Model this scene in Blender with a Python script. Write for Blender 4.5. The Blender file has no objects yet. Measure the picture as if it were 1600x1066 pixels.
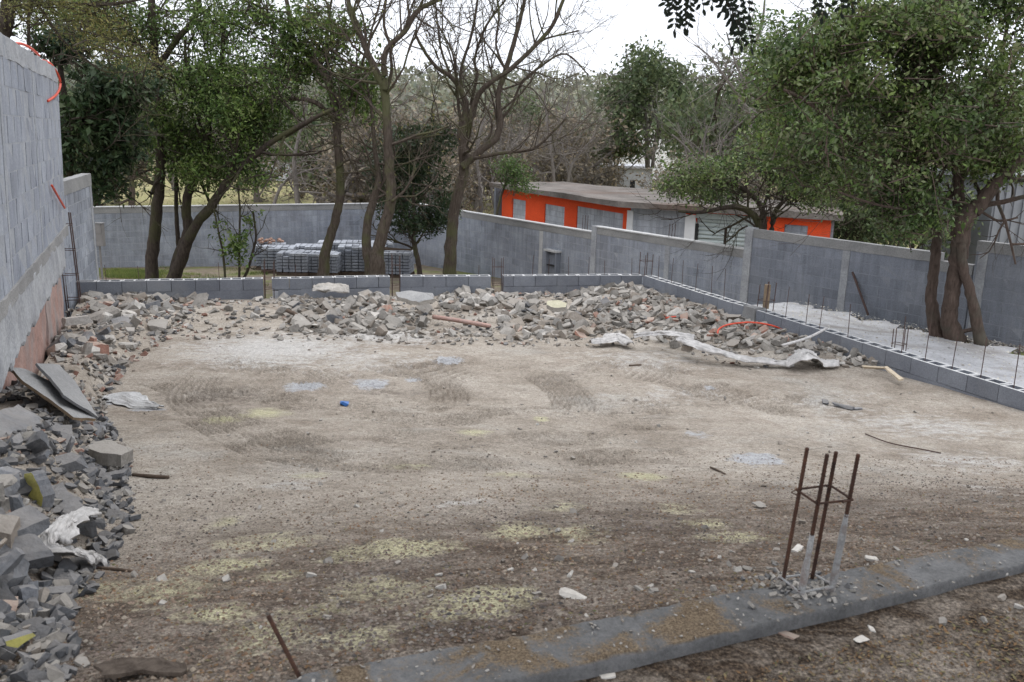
import bpy, bmesh, math, random
import numpy as np
from mathutils import Vector, Matrix, noise
PI = math.pi
R = math.radians
rng = np.random.default_rng(7)
random.seed(7)
SC = bpy.context.scene
COL = SC.collection

# ------------------------------------------------------------------ camera
FPX, CZ = 1350.0, 6.0
TH, RO = R(13.3), R(1.43)
cam_d = bpy.data.cameras.new('camera')
cam = bpy.data.objects.new('camera', cam_d)
COL.objects.link(cam)
cam.location = (0, 0, CZ)
CM = Matrix.Rotation(PI / 2 - TH, 3, 'X') @ Matrix.Rotation(RO, 3, 'Z')
cam.rotation_euler = CM.to_euler()
cam_d.sensor_width = 36
cam_d.lens = 36 * FPX / 1600
cam_d.clip_start = 0.05
cam_d.clip_end = 2000
cam_d.dof.use_dof = True
cam_d.dof.focus_distance = 19
cam_d.dof.aperture_fstop = 7.1
SC.camera = cam
MN = np.array(CM)

# ------------------------------------------------------------------ light
SUN_EL, SUN_AZ = R(58), R(205)
world = bpy.data.worlds.new('World')
SC.world = world
world.use_nodes = True
wn, wl = world.node_tree.nodes, world.node_tree.links
wn.clear()
wo = wn.new('ShaderNodeOutputWorld')
bg = wn.new('ShaderNodeBackground')
sky = wn.new('ShaderNodeTexSky')
sky.sky_type = 'NISHITA'
sky.sun_disc = False
sky.sun_elevation = SUN_EL
sky.sun_rotation = SUN_AZ
sky.air_density = 1.0
sky.dust_density = 4.0
hs = wn.new('ShaderNodeHueSaturation')
hs.inputs['Saturation'].default_value = 0.30
mx = wn.new('ShaderNodeMix')
mx.data_type = 'RGBA'
mx.inputs['Factor'].default_value = 0.72
mx.inputs['B'].default_value = (9.0, 9.35, 10.2, 1)
wl.new(sky.outputs[0], hs.inputs['Color'])
wl.new(hs.outputs[0], mx.inputs['A'])
wl.new(mx.outputs['Result'], bg.inputs['Color'])
bg.inputs['Strength'].default_value = 0.12
wl.new(bg.outputs[0], wo.inputs['Surface'])
sd = bpy.data.lights.new('sun', 'SUN')
sd.energy = 0.9
sd.angle = R(28)
sd.color = (1.0, 0.97, 0.93)
so = bpy.data.objects.new('sun', sd)
COL.objects.link(so)
so.rotation_euler = (PI / 2 - SUN_EL, 0, PI - SUN_AZ + PI)
SC.view_settings.view_transform = 'Standard'
SC.view_settings.look = 'None'
SC.view_settings.gamma = 1
SC.view_settings.exposure = 0.66
SC.view_settings.use_curve_mapping = False
SC.cycles.max_bounces = 5
SC.cycles.diffuse_bounces = 3
SC.cycles.transparent_max_bounces = 4


# ------------------------------------------------------------------ survey helpers: sight lines measured from the photograph
def ray(x, y):
    return MN @ np.array([(x - 800) / FPX, (533 - y) / FPX, -1.0])


def onz(x, y, z):
    d = ray(x, y)
    t = (z - CZ) / d[2]
    return Vector((d[0] * t, d[1] * t, z))


def atY(x, y, Y):
    d = ray(x, y)
    t = Y / d[1]
    return Vector((d[0] * t, Y, CZ + d[2] * t))


def project(p):
    q = MN.T @ (np.array(p) - np.array([0, 0, CZ]))
    return 800 - FPX * q[0] / q[2], 533 + FPX * q[1] / q[2], -q[2]


# ------------------------------------------------------------------ object helpers
def link(o, parent=None):
    COL.objects.link(o)
    if parent is not None:
        o.parent = parent
    return o


def tag(o, label=None, cat=None, group=None, kind=None):
    if label: o['label'] = label
    if cat: o['category'] = cat
    if group: o['group'] = group
    if kind: o['kind'] = kind
    return o


def empty(name, loc, label, cat, group=None, rz=0):
    o = bpy.data.objects.new(name, None)
    o.empty_display_size = 0.1
    o.location = loc
    o.rotation_euler = (0, 0, rz)
    COL.objects.link(o)
    return tag(o, label, cat, group)


class MB:
    """collects verts/faces; builds ONE mesh object"""
    def __init__(s):
        s.v = []; s.f = []; s.n = 0

    def add(s, v, f):
        v = np.asarray(v, float).reshape(-1, 3)
        s.v.append(v)
        s.f.extend([tuple(int(i) + s.n for i in q) for q in f])
        s.n += len(v)

    def box(s, c, d, rot=None):
        c = Vector(c); hx, hy, hz = d[0] / 2, d[1] / 2, d[2] / 2
        vs = [Vector((x, y, z)) for x in (-hx, hx) for y in (-hy, hy) for z in (-hz, hz)]
        if rot is not None: vs = [rot @ q for q in vs]
        s.add([q + c for q in vs], BOXF)

    def tube(s, pts, rad, n=6, cap=True):
        pts = np.asarray([tuple(p) for p in pts], float)
        m = len(pts)
        rad = np.broadcast_to(np.asarray(rad, float), (m,))
        tan = np.gradient(pts, axis=0)
        tan /= np.linalg.norm(tan, axis=1)[:, None] + 1e-9
        up = np.array([0, 0, 1.0]) if abs(tan[:, 2]).mean() < .8 else np.array([1.0, 0, 0])
        a = np.cross(tan, up); a /= np.linalg.norm(a, axis=1)[:, None] + 1e-9
        b = np.cross(tan, a)
        ang = np.arange(n) * 2 * PI / n
        ring = pts[:, None] + rad[:, None, None] * (np.cos(ang)[None, :, None] * a[:, None] + np.sin(ang)[None, :, None] * b[:, None])
        f = [(i * n + j, i * n + (j + 1) % n, (i + 1) * n + (j + 1) % n, (i + 1) * n + j) for i in range(m - 1) for j in range(n)]
        if cap: f += [tuple(range(n))[::-1], tuple((m - 1) * n + j for j in range(n))]
        s.add(ring.reshape(-1, 3), f)

    def build(s, name, mat, parent=None, smooth=False):
        me = bpy.data.meshes.new(name)
        v = np.concatenate(s.v) if s.v else np.zeros((0, 3))
        me.from_pydata(v.tolist(), [], s.f)
        if smooth: me.shade_smooth()
        if isinstance(mat, (list, tuple)):
            for m in mat: me.materials.append(m)
        else: me.materials.append(mat)
        return link(bpy.data.objects.new(name, me), parent)


BOXF = [(0, 1, 3, 2), (4, 6, 7, 5), (0, 4, 5, 1), (2, 3, 7, 6), (0, 2, 6, 4), (1, 5, 7, 3)]


def fast_mesh(name, verts, quads, mat, parent=None, smooth=False):
    """verts (n,3), quads (m,k) uniform polygons through foreach_set"""
    me = bpy.data.meshes.new(name)
    verts = np.ascontiguousarray(verts, np.float32); quads = np.ascontiguousarray(quads, np.int32)
    m, k = quads.shape
    me.vertices.add(len(verts)); me.vertices.foreach_set('co', verts.ravel())
    me.loops.add(m * k); me.loops.foreach_set('vertex_index', quads.ravel())
    me.polygons.add(m)
    me.polygons.foreach_set('loop_start', np.arange(0, m * k, k, dtype=np.int32))
    me.polygons.foreach_set('loop_total', np.full(m, k, np.int32))
    me.materials.append(mat)
    me.update(calc_edges=True)
    me.validate()
    if smooth: me.shade_smooth()
    return link(bpy.data.objects.new(name, me), parent)


# ------------------------------------------------------------------ materials
def nt(name):
    m = bpy.data.materials.new(name)
    m.use_nodes = True
    n, l = m.node_tree.nodes, m.node_tree.links
    return m, n, l, n['Principled BSDF']


def node(n, t, **kw):
    o = n.new('ShaderNode' + t)
    for k, v in kw.items(): setattr(o, k, v)
    return o


def noise_n(n, l, co, scale, detail=4, rough=.55, dist=0):
    t = node(n, 'TexNoise')
    t.inputs['Scale'].default_value = scale
    t.inputs['Detail'].default_value = detail
    t.inputs['Roughness'].default_value = rough
    t.inputs['Distortion'].default_value = dist
    if co is not None: l.new(co, t.inputs['Vector'])
    return t.outputs['Fac']


def ramp(n, l, fac, stops, interp='LINEAR'):
    r = node(n, 'ValToRGB')
    cr = r.color_ramp
    cr.interpolation = interp
    while len(cr.elements) > 1: cr.elements.remove(cr.elements[-1])
    cr.elements[0].position = stops[0][0]; cr.elements[0].color = (*stops[0][1], 1)
    for p, c in stops[1:]:
        e = cr.elements.new(p); e.color = (*c, 1)
    l.new(fac, r.inputs[0])
    return r.outputs[0]


def rampf(n, l, fac, a, b, v0=0., v1=1.):
    r = node(n, 'MapRange')
    r.inputs[1].default_value = a; r.inputs[2].default_value = b
    r.inputs[3].default_value = v0; r.inputs[4].default_value = v1
    l.new(fac, r.inputs[0])
    return r.outputs[0]


def mixc(n, l, fac, a, b, mode='MIX'):
    m = node(n, 'Mix', data_type='RGBA', blend_type=mode)
    for s, v in (('Factor', fac), ('A', a), ('B', b)):
        if isinstance(v, (int, float)): m.inputs[s].default_value = v
        elif isinstance(v, tuple): m.inputs[s].default_value = (*v, 1) if len(v) == 3 else v
        else: l.new(v, m.inputs[s])
    return m.outputs['Result']


def mth(n, l, op, a, b=None):
    m = node(n, 'Math', operation=op)
    for i, v in enumerate((a, b)):
        if v is None: continue
        if isinstance(v, (int, float)): m.inputs[i].default_value = v
        else: l.new(v, m.inputs[i])
    return m.outputs[0]


def bump(n, l, bsdf, h, strength=.5, dist=.01):
    b = node(n, 'Bump')
    b.inputs['Strength'].default_value = strength
    b.inputs['Distance'].default_value = dist
    l.new(h, b.inputs['Height'])
    l.new(b.outputs[0], bsdf.inputs['Normal'])


def M_concrete(name, c0, c1, scale=3, stain=None, stain_amt=.5, rough=.9, rnd=.25, bstr=.5, bdist=.006, fine=60, dust=None, streak=0):
    """mineral surface: tone noise, optional stains, per-object tint, fine relief"""
    m, n, l, b = nt(name)
    co = node(n, 'NewGeometry').outputs['Position']
    a = noise_n(n, l, co, scale, 6, .6)
    col = ramp(n, l, a, [(.3, c0), (.7, c1)])
    f = noise_n(n, l, co, fine, 4, .7)
    col = mixc(n, l, rampf(n, l, f, .35, .65), mixc(n, l, .5, col, (.0, .0, .0)) if False else col, col)
    sp = ramp(n, l, f, [(.3, (.72, .72, .72)), (.55, (1.0, 1.0, 1.0)), (.75, (1.15, 1.15, 1.15))])
    col = mixc(n, l, 1.0, col, sp, 'MULTIPLY')
    if stain:
        s = noise_n(n, l, co, scale * .45, 5, .65, .6)
        col = mixc(n, l, rampf(n, l, s, .5, .68, 0, stain_amt), col, stain)
    oi = node(n, 'ObjectInfo')
    v = mth(n, l, 'MULTIPLY', rampf(n, l, oi.outputs['Random'], 0, 1, 1 - rnd, 1 + rnd), rampf(n, l, node(n, 'NewGeometry').outputs['Random Per Island'], 0, 1, 1 - rnd * .8, 1 + rnd * .8))
    cc = node(n, 'CombineColor'); [l.new(v, cc.inputs[i]) for i in range(3)]
    col = mixc(n, l, 1.0, col, cc.outputs[0], 'MULTIPLY')
    if dust:
        sx = node(n, 'SeparateXYZ'); l.new(node(n, 'NewGeometry').outputs['Normal'], sx.inputs[0])
        dk = mth(n, l, 'ADD', sx.outputs[2], mth(n, l, 'MULTIPLY', mth(n, l, 'SUBTRACT', noise_n(n, l, co, 11, 4), .5), 1.2))
        col = mixc(n, l, rampf(n, l, dk, .35, .95, 0, dust[1]), col, dust[0])
    if streak:
        mp = node(n, 'Mapping'); mp.inputs['Scale'].default_value = (9, 9, .7); l.new(co, mp.inputs['Vector'])
        st = noise_n(n, l, mp.outputs[0], 1.0, 5, .65, .4)
        col = mixc(n, l, 1.0, col, ramp(n, l, st, [(.3, (1 - streak,) * 3), (.55, (1.0,) * 3), (.72, (1 + streak * .6,) * 3)]), 'MULTIPLY')
    l.new(col, b.inputs['Base Color'])
    b.inputs['Roughness'].default_value = rough
    b.inputs['Specular IOR Level'].default_value = .25
    hh = mth(n, l, 'ADD', f, mth(n, l, 'MULTIPLY', noise_n(n, l, co, fine * .25, 3), 1.5))
    bump(n, l, b, hh, bstr, bdist)
    return m


def M_leaf(name, cols, rough=.5, trans=.25):
    m, n, l, b = nt(name)
    g = node(n, 'NewGeometry')
    r = g.outputs['Random Per Island']
    k = len(cols)
    col = ramp(n, l, r, [(i / max(1, k - 1), c) for i, c in enumerate(cols)])
    big = noise_n(n, l, g.outputs['Position'], .9, 3)
    tint = ramp(n, l, big, [(.35, (.78, .82, .85)), (.65, (1.2, 1.12, .95))])
    col = mixc(n, l, 1.0, col, tint, 'MULTIPLY')
    l.new(col, b.inputs['Base Color'])
    b.inputs['Roughness'].default_value = rough
    b.inputs['Specular IOR Level'].default_value = .22
    t = node(n, 'BsdfTranslucent')
    l.new(col, t.inputs['Color'])
    mx_ = node(n, 'MixShader'); mx_.inputs[0].default_value = trans
    l.new(b.outputs[0], mx_.inputs[1]); l.new(t.outputs[0], mx_.inputs[2])
    l.new(mx_.outputs[0], n['Material Output'].inputs['Surface'])
    return m


def M_bark(name, c0, c1, moss=None):
    m, n, l, b = nt(name)
    g = node(n, 'NewGeometry').outputs['Position']
    mp = node(n, 'Mapping'); mp.inputs['Scale'].default_value = (1, 1, .22)
    l.new(g, mp.inputs['Vector'])
    a = noise_n(n, l, mp.outputs[0], 26, 6, .65, .3)
    col = ramp(n, l, a, [(.3, c0), (.7, c1)])
    if moss:
        s = noise_n(n, l, g, 1.7, 4)
        col = mixc(n, l, rampf(n, l, s, .5, .65, 0, .6), col, moss)
    l.new(col, b.inputs['Base Color'])
    b.inputs['Roughness'].default_value = .95
    b.inputs['Specular IOR Level'].default_value = .15
    bump(n, l, b, a, .9, .02)
    return m


def M_flat(name, c, rough=.6, metal=0, var=.25, scale=8):
    m, n, l, b = nt(name)
    co = node(n, 'NewGeometry').outputs['Position']
    a = noise_n(n, l, co, scale, 6, .65)
    lo = tuple(v * (1 - var) for v in c); hi = tuple(min(1, v * (1 + var)) for v in c)
    col = ramp(n, l, a, [(.3, lo), (.7, hi)])
    l.new(col, b.inputs['Base Color'])
    b.inputs['Roughness'].default_value = rough
    b.inputs['Metallic'].default_value = metal
    bump(n, l, b, a, .25, .004)
    return m


MAT = {}
MAT['block'] = M_concrete('block_grey', (.165, .18, .21), (.24, .255, .29), 1.2, (.31, .32, .335), .35, rnd=.12, fine=55, streak=.22)
MAT['block_old'] = M_concrete('block_weathered', (.23, .25, .29), (.35, .37, .41), 1.5, (.16, .16, .17), .5, rnd=.10, fine=45, streak=.25)
MAT['block_left'] = M_concrete('block_left_wall', (.24, .26, .305), (.35, .37, .41), 1.6, (.22, .23, .25), .4, rnd=.05, fine=50, streak=.2)
MAT['block_new'] = M_concrete('block_new', (.15, .16, .185), (.22, .235, .26), 2, (.27, .27, .27), .4, rnd=.09, fine=70)
MAT['mortar'] = M_concrete('mortar_grey', (.27, .285, .31), (.38, .395, .42), 4, rnd=0, fine=60)
MAT['mortar_dark'] = M_concrete('mortar_dark', (.21, .225, .255), (.29, .305, .335), 4, rnd=0, fine=60)
MAT['mortar_white'] = M_concrete('mortar_light', (.42, .42, .42), (.58, .58, .57), 4, rnd=.05, fine=60)
MAT['beam'] = M_concrete('beam_concrete', (.22, .22, .22), (.34, .335, .325), 1.6, (.14, .14, .14), .5, rnd=.05, fine=50, bdist=.01)
MAT['render'] = M_concrete('render_patch', (.30, .31, .33), (.44, .45, .46), 2.5, (.20, .20, .21), .6, rnd=.05, fine=30, bdist=.012)
MAT['roof'] = M_concrete('roof_concrete', (.085, .075, .065), (.225, .20, .18), 1.1, (.12, .075, .055), .8, rnd=0, fine=14, bdist=.02)
MAT['orange'] = M_concrete('orange_paint', (.72, .075, .022), (.86, .105, .03), 1.2, (.60, .10, .05), .5, rnd=.03, fine=40, bdist=.004)
MAT['pink'] = M_concrete('old_pink_plaster', (.34, .20, .165), (.46, .32, .275), 2.2, (.30, .29, .28), .95, rnd=.03, fine=22, bdist=.015)
MAT['chunk'] = M_concrete('chunk_concrete', (.20, .185, .165), (.34, .32, .29), 6, (.42, .40, .36), .5, rnd=.28, fine=45, bdist=.01, dust=((.325, .30, .268), .7))
MAT['chunk_dark'] = M_concrete('chunk_dark', (.10, .105, .115), (.19, .195, .205), 6, (.28, .27, .26), .5, rnd=.28, fine=45, bdist=.01, dust=((.27, .25, .23), .5))
MAT['chunk_warm'] = M_concrete('chunk_warm', (.26, .22, .18), (.37, .325, .275), 6, (.25, .22, .20), .45, rnd=.25, fine=45, bdist=.01, dust=((.325, .30, .268), .7))
MAT['chunk_light'] = M_concrete('chunk_light', (.42, .40, .37), (.58, .56, .52), 6, (.3, .28, .26), .4, rnd=.2, fine=45, bdist=.008, dust=((.45, .41, .36), .5))
MAT['brick'] = M_concrete('brick_red', (.30, .155, .115), (.40, .23, .18), 8, (.40, .34, .29), .75, rnd=.2, fine=50, dust=((.36, .32, .27), .7))
MAT['yellow'] = M_concrete('yellow_paint', (.46, .42, .12), (.56, .52, .18), 7, (.40, .37, .2), .5, rnd=.05, fine=50, bdist=.004)
MAT['yellow_pale'] = M_concrete('yellow_dusty', (.40, .38, .27), (.50, .47, .35), 7, (.36, .34, .29), .5, rnd=.05, fine=50, bdist=.004)
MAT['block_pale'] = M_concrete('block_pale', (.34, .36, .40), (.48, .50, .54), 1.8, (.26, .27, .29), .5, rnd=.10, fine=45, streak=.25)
MAT['rust'] = M_concrete('rusty_steel', (.032, .02, .016), (.095, .045, .028), 30, (.03, .02, .018), .5, rough=.8, rnd=.2, fine=150, bdist=.002)
MAT['rust_far'] = M_flat('rusty_rod', (.075, .045, .038), .85, var=.4, scale=12)
MAT['rust_cem'] = M_concrete('cement_coated_steel', (.26, .26, .26), (.36, .36, .355), 30, (.16, .09, .06), .6, rnd=.1, fine=120, bdist=.003)
MAT['wood'] = M_flat('weathered_wood', (.22, .16, .10), .85, var=.35, scale=14)
MAT['wood_pale'] = M_flat('pale_wood', (.50, .42, .31), .85, var=.25, scale=14)
MAT['wood_dark'] = M_flat('dark_wood', (.10, .07, .05), .9, var=.4, scale=14)
MAT['conduit'] = M_flat('orange_conduit', (.62, .07, .03), .5, var=.15)
MAT['plastic'] = M_flat('dirty_white_sack', (.47, .455, .44), .6, var=.3, scale=14)
MAT['white'] = M_flat('white_paint', (.72, .72, .72), .6, var=.08, scale=3)
MAT['shutter'] = M_flat('shutter_metal', (.44, .49, .48), .5, var=.06, scale=3)
MAT['sheet'] = M_flat('corrugated_metal', (.24, .25, .27), .45, .3, var=.15, scale=2)
MAT['blue'] = M_flat('blue_plastic', (.03, .14, .42), .4, var=.1)
MAT['dark'] = M_flat('dark_void', (.02, .02, .02), .9)
MAT['terracotta'] = M_flat('terracotta', (.27, .165, .12), .8, var=.3)
MAT['boxgrey'] = M_flat('meter_box_grey', (.19, .18, .17), .6, var=.15)
MAT['lightbox'] = M_flat('cream_wall', (.46, .47, .50), .8, var=.1, scale=.6)
MAT['bark'] = M_bark('bark_dark', (.030, .024, .020), (.085, .068, .055), (.07, .075, .03))
MAT['bark_brown'] = M_bark('bark_brown', (.045, .034, .027), (.13, .105, .085), (.10, .11, .045))
MAT['bark_red'] = M_bark('bark_reddish', (.05, .036, .029), (.135, .10, .082), (.09, .09, .07))
MAT['bark_grey'] = M_bark('bark_grey', (.12, .105, .095), (.25, .225, .205))
MAT['leaf_dark'] = M_leaf('leaf_dark', [(.020, .040, .020), (.035, .062, .026), (.055, .085, .040), (.08, .105, .06)], .4)
MAT['leaf_mid'] = M_leaf('leaf_mid', [(.034, .062, .019), (.08, .135, .035), (.15, .23, .06), (.21, .25, .12)], .5)
MAT['leaf_bright'] = M_leaf('leaf_bright', [(.05, .10, .025), (.085, .15, .035), (.13, .20, .055), (.10, .15, .08)], .5)
MAT['leaf_right'] = M_leaf('leaf_right', [(.033, .055, .022), (.08, .13, .038), (.155, .225, .068), (.22, .27, .15), (.09, .075, .045)], .45, .3)
MAT['leaf_olive'] = M_leaf('leaf_olive', [(.10, .11, .045), (.16, .17, .06), (.22, .19, .08)], .6)
MAT['leaf_far'] = M_leaf('leaf_far', [(.07, .10, .05), (.11, .15, .075), (.17, .20, .11)], .7)
MAT['leaf_brown'] = M_leaf('leaf_dry', [(.16, .14, .11), (.24, .21, .17), (.20, .16, .12), (.28, .25, .20)], .8, .1)
MAT['litter'] = M_leaf('leaf_litter', [(.13, .075, .04), (.21, .13, .07), (.08, .05, .03), (.24, .19, .11), (.10, .11, .05)], .8, .05)
MAT['gravelbit'] = M_leaf('gravel_bits', [(.10, .08, .07), (.24, .19, .165), (.16, .12, .10), (.33, .29, .25), (.06, .055, .055), (.20, .13, .09)], .9, 0)
MAT['grass'] = M_leaf('grass_blades', [(.08, .13, .03), (.14, .19, .05), (.24, .24, .10)], .7)
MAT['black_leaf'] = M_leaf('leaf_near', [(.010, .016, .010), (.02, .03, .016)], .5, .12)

# ------------------------------------------------------------------ ground
PC = onz(1004, 430, 3.5)                  # corner of the block footing
PRt = onz(1600, 613, 3.5)
dR = (PRt - PC).normalized()
PR2 = PC + dR * 10.2                      # right footing runs on out of frame
PL = onz(150, 440, 3.5)
PM = onz(625, 432, 3.5)
S_SL = .385


def slab_s(x, Y):
    return Y - 2.40 - S_SL * x


LWa = R(-22.5)                            # left wall azimuth
LWd = Vector((math.sin(LWa), math.cos(LWa), 0))
LW1 = atY(90, 180, 10.4); LW1.z = 0
LW0 = LW1 - LWd * 6.6


def lwall_dist(x, Y):                     # metres to the right of the left wall's face
    nx, ny = LWd.y, -LWd.x
    return (x - LW1.x) * nx + (Y - LW1.y) * ny


def vnoise(x, y, s, seed=0):
    """smooth value noise on numpy arrays"""
    x = x * s + seed * 17.3; y = y * s + seed * 9.1
    xi = np.floor(x).astype(np.int64); yi = np.floor(y).astype(np.int64)
    fx = x - xi; fy = y - yi
    fx = fx * fx * (3 - 2 * fx); fy = fy * fy * (3 - 2 * fy)
    def h(a, b):
        v = (a * 374761393 + b * 668265263 + seed * 1442695041) & 0x7fffffff
        v = (v ^ (v >> 13)) * 1274126177 & 0x7fffffff
        return ((v ^ (v >> 16)) & 0xffff) / 65535.0
    return (h(xi, yi) * (1 - fx) + h(xi + 1, yi) * fx) * (1 - fy) + (h(xi, yi + 1) * (1 - fx) + h(xi + 1, yi + 1) * fx) * fy


def fbm(x, y, s, o=4, seed=0):
    r = 0; a = 1; t = 0
    for i in range(o):
        r = r + a * vnoise(x, y, s * 2 ** i, seed + i); t += a; a *= .5
    return r / t


def back_line(x):                         # Y of the back footing's centre line at x
    return np.interp(x, [PL.x - 6, PL.x, PM.x, PC.x, PC.x + 6], [PL.y - 1.9, PL.y + .1, PM.y + .1, PC.y + .1, PC.y + .9])


def right_line(Y):                        # x of the right footing's centre line at Y
    return PC.x + (PC.y - Y) * (-dR.x / dR.y) + .1


def sm(v, a, b):
    t = np.clip((v - a) / (b - a), 0, 1)
    return t * t * (3 - 2 * t)


EDGE = [(330, 470), (250, 530), (185, 570), (150, 610), (158, 650), (185, 700), (170, 740), (176, 790), (135, 850), (105, 910), (72, 960), (60, 1010), (66, 1060)]
_e = sorted([(p.y, float(lwall_dist(p.x, p.y))) for p in [onz(x, y, float(np.interp(y, [470, 530, 650, 800, 1060], [3.15, 3.2, 3.65, 4.2, 4.5]))) for x, y in EDGE]])
EY = [v[0] for v in _e]; EW = [max(.12, v[1]) for v in _e]


def pile_h(x, Y):
    """height of the rubble heaps above the levelled yard"""
    d = lwall_dist(x, Y)
    wid = np.maximum(.25, np.interp(Y, EY, EW))
    top = np.interp(Y, [2, 4, 6, 8, 11, 15], [.14, .36, .40, .26, .20, .12])
    a = top * (1 - sm(d, .25 * wid, wid))
    db = back_line(x) - Y
    wb = np.interp(x, [-6, -3, 0, 1.5, 3, 6], [2.2, 2.9, 3.4, 3.5, 3.4, 2.0])
    b = .07 * (1 - sm(db, .35 * wb, wb)) * sm(db, -.1, 1.4)
    dr = right_line(Y) - x
    c = .15 * (1 - sm(dr, .9, 1.9)) * sm(Y, 10.3, 11.2) * sm(dr, -.1, .5)
    h = np.maximum(np.maximum(a, b), c)
    return h * (.75 + .5 * fbm(x, Y, .9, 3, 5))


def lot_z(x, Y, heaps=True):
    x = np.asarray(x, float); Y = np.asarray(Y, float)
    Ye = Y - S_SL * x * np.clip(1 - (Y - 2) / 4, 0, 1)
    z = np.interp(Ye, [-4, 1.0, 1.85, 2.02, 2.3, 2.45, 3.2, 4.2, 6, 8.5, 12, 17], [4.62, 4.49, 4.452, 4.448, 4.46, 4.475, 4.29, 4.03, 3.63, 3.30, 3.16, 3.12])
    z = z + .05 * (fbm(x, Y, .5, 4, 1) - .5) * sm(Y, 2.6, 4.0) + .016 * (fbm(x, Y, 3, 4, 2) - .5)
    if heaps: z = z + pile_h(x, Y)
    return z


# stains, wheel tracks: measured spots (px, py, rx px, ry px, kind, strength)
SPOTS = [  # yellow lime
    (760, 945, 75, 38, 'y', 1.), (625, 862, 85, 26, 'y', .9), (545, 872, 50, 22, 'y', .7), (1004, 747, 32, 14, 'y', 1.2), (1095, 826, 40, 18, 'y', .6), (1150, 850, 60, 20, 'y', .6), (350, 822, 28, 18, 'y', .6), (350, 890, 60, 24, 'y', .8),
    (340, 965, 60, 22, 'y', .8), (150, 925, 50, 22, 'y', .6), (440, 905, 40, 16, 'y', .6), (845, 655, 13, 6, 'y', 1.), (415, 645, 36, 12, 'y', .9), (350, 655, 30, 10, 'y', .7), (740, 675, 26, 7, 'y', .7), (560, 1000, 60, 30, 'y', .6),
    (700, 965, 60, 30, 'y', .6), (815, 835, 50, 28, 'y', .8), (600, 930, 90, 40, 'y', .5), (260, 930, 90, 40, 'y', .5), (420, 850, 80, 26, 'y', .45), (420, 1000, 90, 40, 'y', .5), (900, 840, 60, 30, 'y', .45), (480, 745, 34, 10, 'y', .5), (640, 730, 40, 9, 'y', .5), (800, 745, 40, 10, 'y', .5), (880, 795, 40, 16, 'y', .4), (1060, 800, 36, 16, 'y', .4), (500, 960, 60, 26, 'y', .45),
    # bluish cement
    (475, 603, 32, 9, 'b', 1.1), (580, 599, 32, 9, 'b', 1.1), (700, 564, 22, 8, 'b', 1.2), (645, 593, 16, 5, 'b', .7), (1185, 720, 46, 13, 'b', 1.), (1090, 679, 26, 9, 'b', .6), (190, 628, 40, 10, 'b', .9), (230, 640, 40, 6, 'b', .7),
    (1190, 712, 26, 8, 'b', .7), (1110, 605, 12, 5, 'b', .6),
    # pale dusty floor
    (430, 545, 150, 30, 'w', .9), (600, 525, 110, 16, 'w', .8), (560, 560, 150, 24, 'w', .45), (1010, 560, 120, 22, 'w', .45), (1440, 665, 150, 30, 'w', .55), (1500, 720, 120, 26, 'w', .5), (450, 760, 60, 20, 'w', .5), (1040, 620, 130, 20, 'w', .3),
    (720, 790, 60, 16, 'w', .5), (1300, 625, 100, 22, 'w', .35), (1530, 770, 60, 20, 'w', .35),
    # damp dark soil
    (330, 620, 130, 26, 'd', .7), (1010, 885, 90, 30, 'd', 1.), (1200, 765, 60, 22, 'd', .8), (1330, 800, 90, 26, 'd', .7), (1430, 840, 120, 26, 'd', .6), (480, 690, 120, 26, 'd', .5), (640, 615, 130, 12, 'd', .5), (1380, 750, 90, 18, 'd', .4),
    (700, 700, 110, 26, 'd', .35), (120, 1010, 120, 50, 'd', .8), (1020, 800, 130, 20, 'd', .35), (880, 580, 70, 20, 'd', .45), (940, 610, 90, 12, 'd', .35)]
# wheel tracks: polyline in px (on the ground), half width m
TRACKS = [([(240, 610), (330, 600), (420, 580), (520, 565), (640, 560), (760, 575)], .34), ([(310, 650), (360, 690), (440, 740), (560, 770), (700, 775), (820, 755)], .30), ([(330, 560), (300, 600), (330, 650), (420, 700), (520, 740)], .3),
          ([(840, 560), (880, 590), (900, 620), (870, 650)], .3), ([(960, 560), (1050, 575), (1120, 600), (1210, 612), (1300, 605)], .28), ([(640, 570), (700, 545), (760, 535)], .26), ([(560, 640), (680, 660), (800, 640), (950, 650), (1060, 680)], .32),
          ([(560, 690), (700, 710), (860, 700), (1000, 700)], .3), ([(600, 545), (680, 575), (700, 610), (640, 640)], .26), ([(1080, 560), (1150, 600), (1260, 640)], .22), ([(250, 575), (320, 600), (420, 605), (500, 640)], .3), ([(380, 600), (480, 620), (600, 625), (720, 620)], .3), ([(700, 630), (820, 640), (960, 620), (1080, 630)], .35), ([(330, 540), (420, 560), (520, 590), (640, 590)], .3), ([(860, 760), (980, 740), (1100, 745)], .3), ([(900, 560), (1000, 545), (1080, 575)], .25)]


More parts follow.
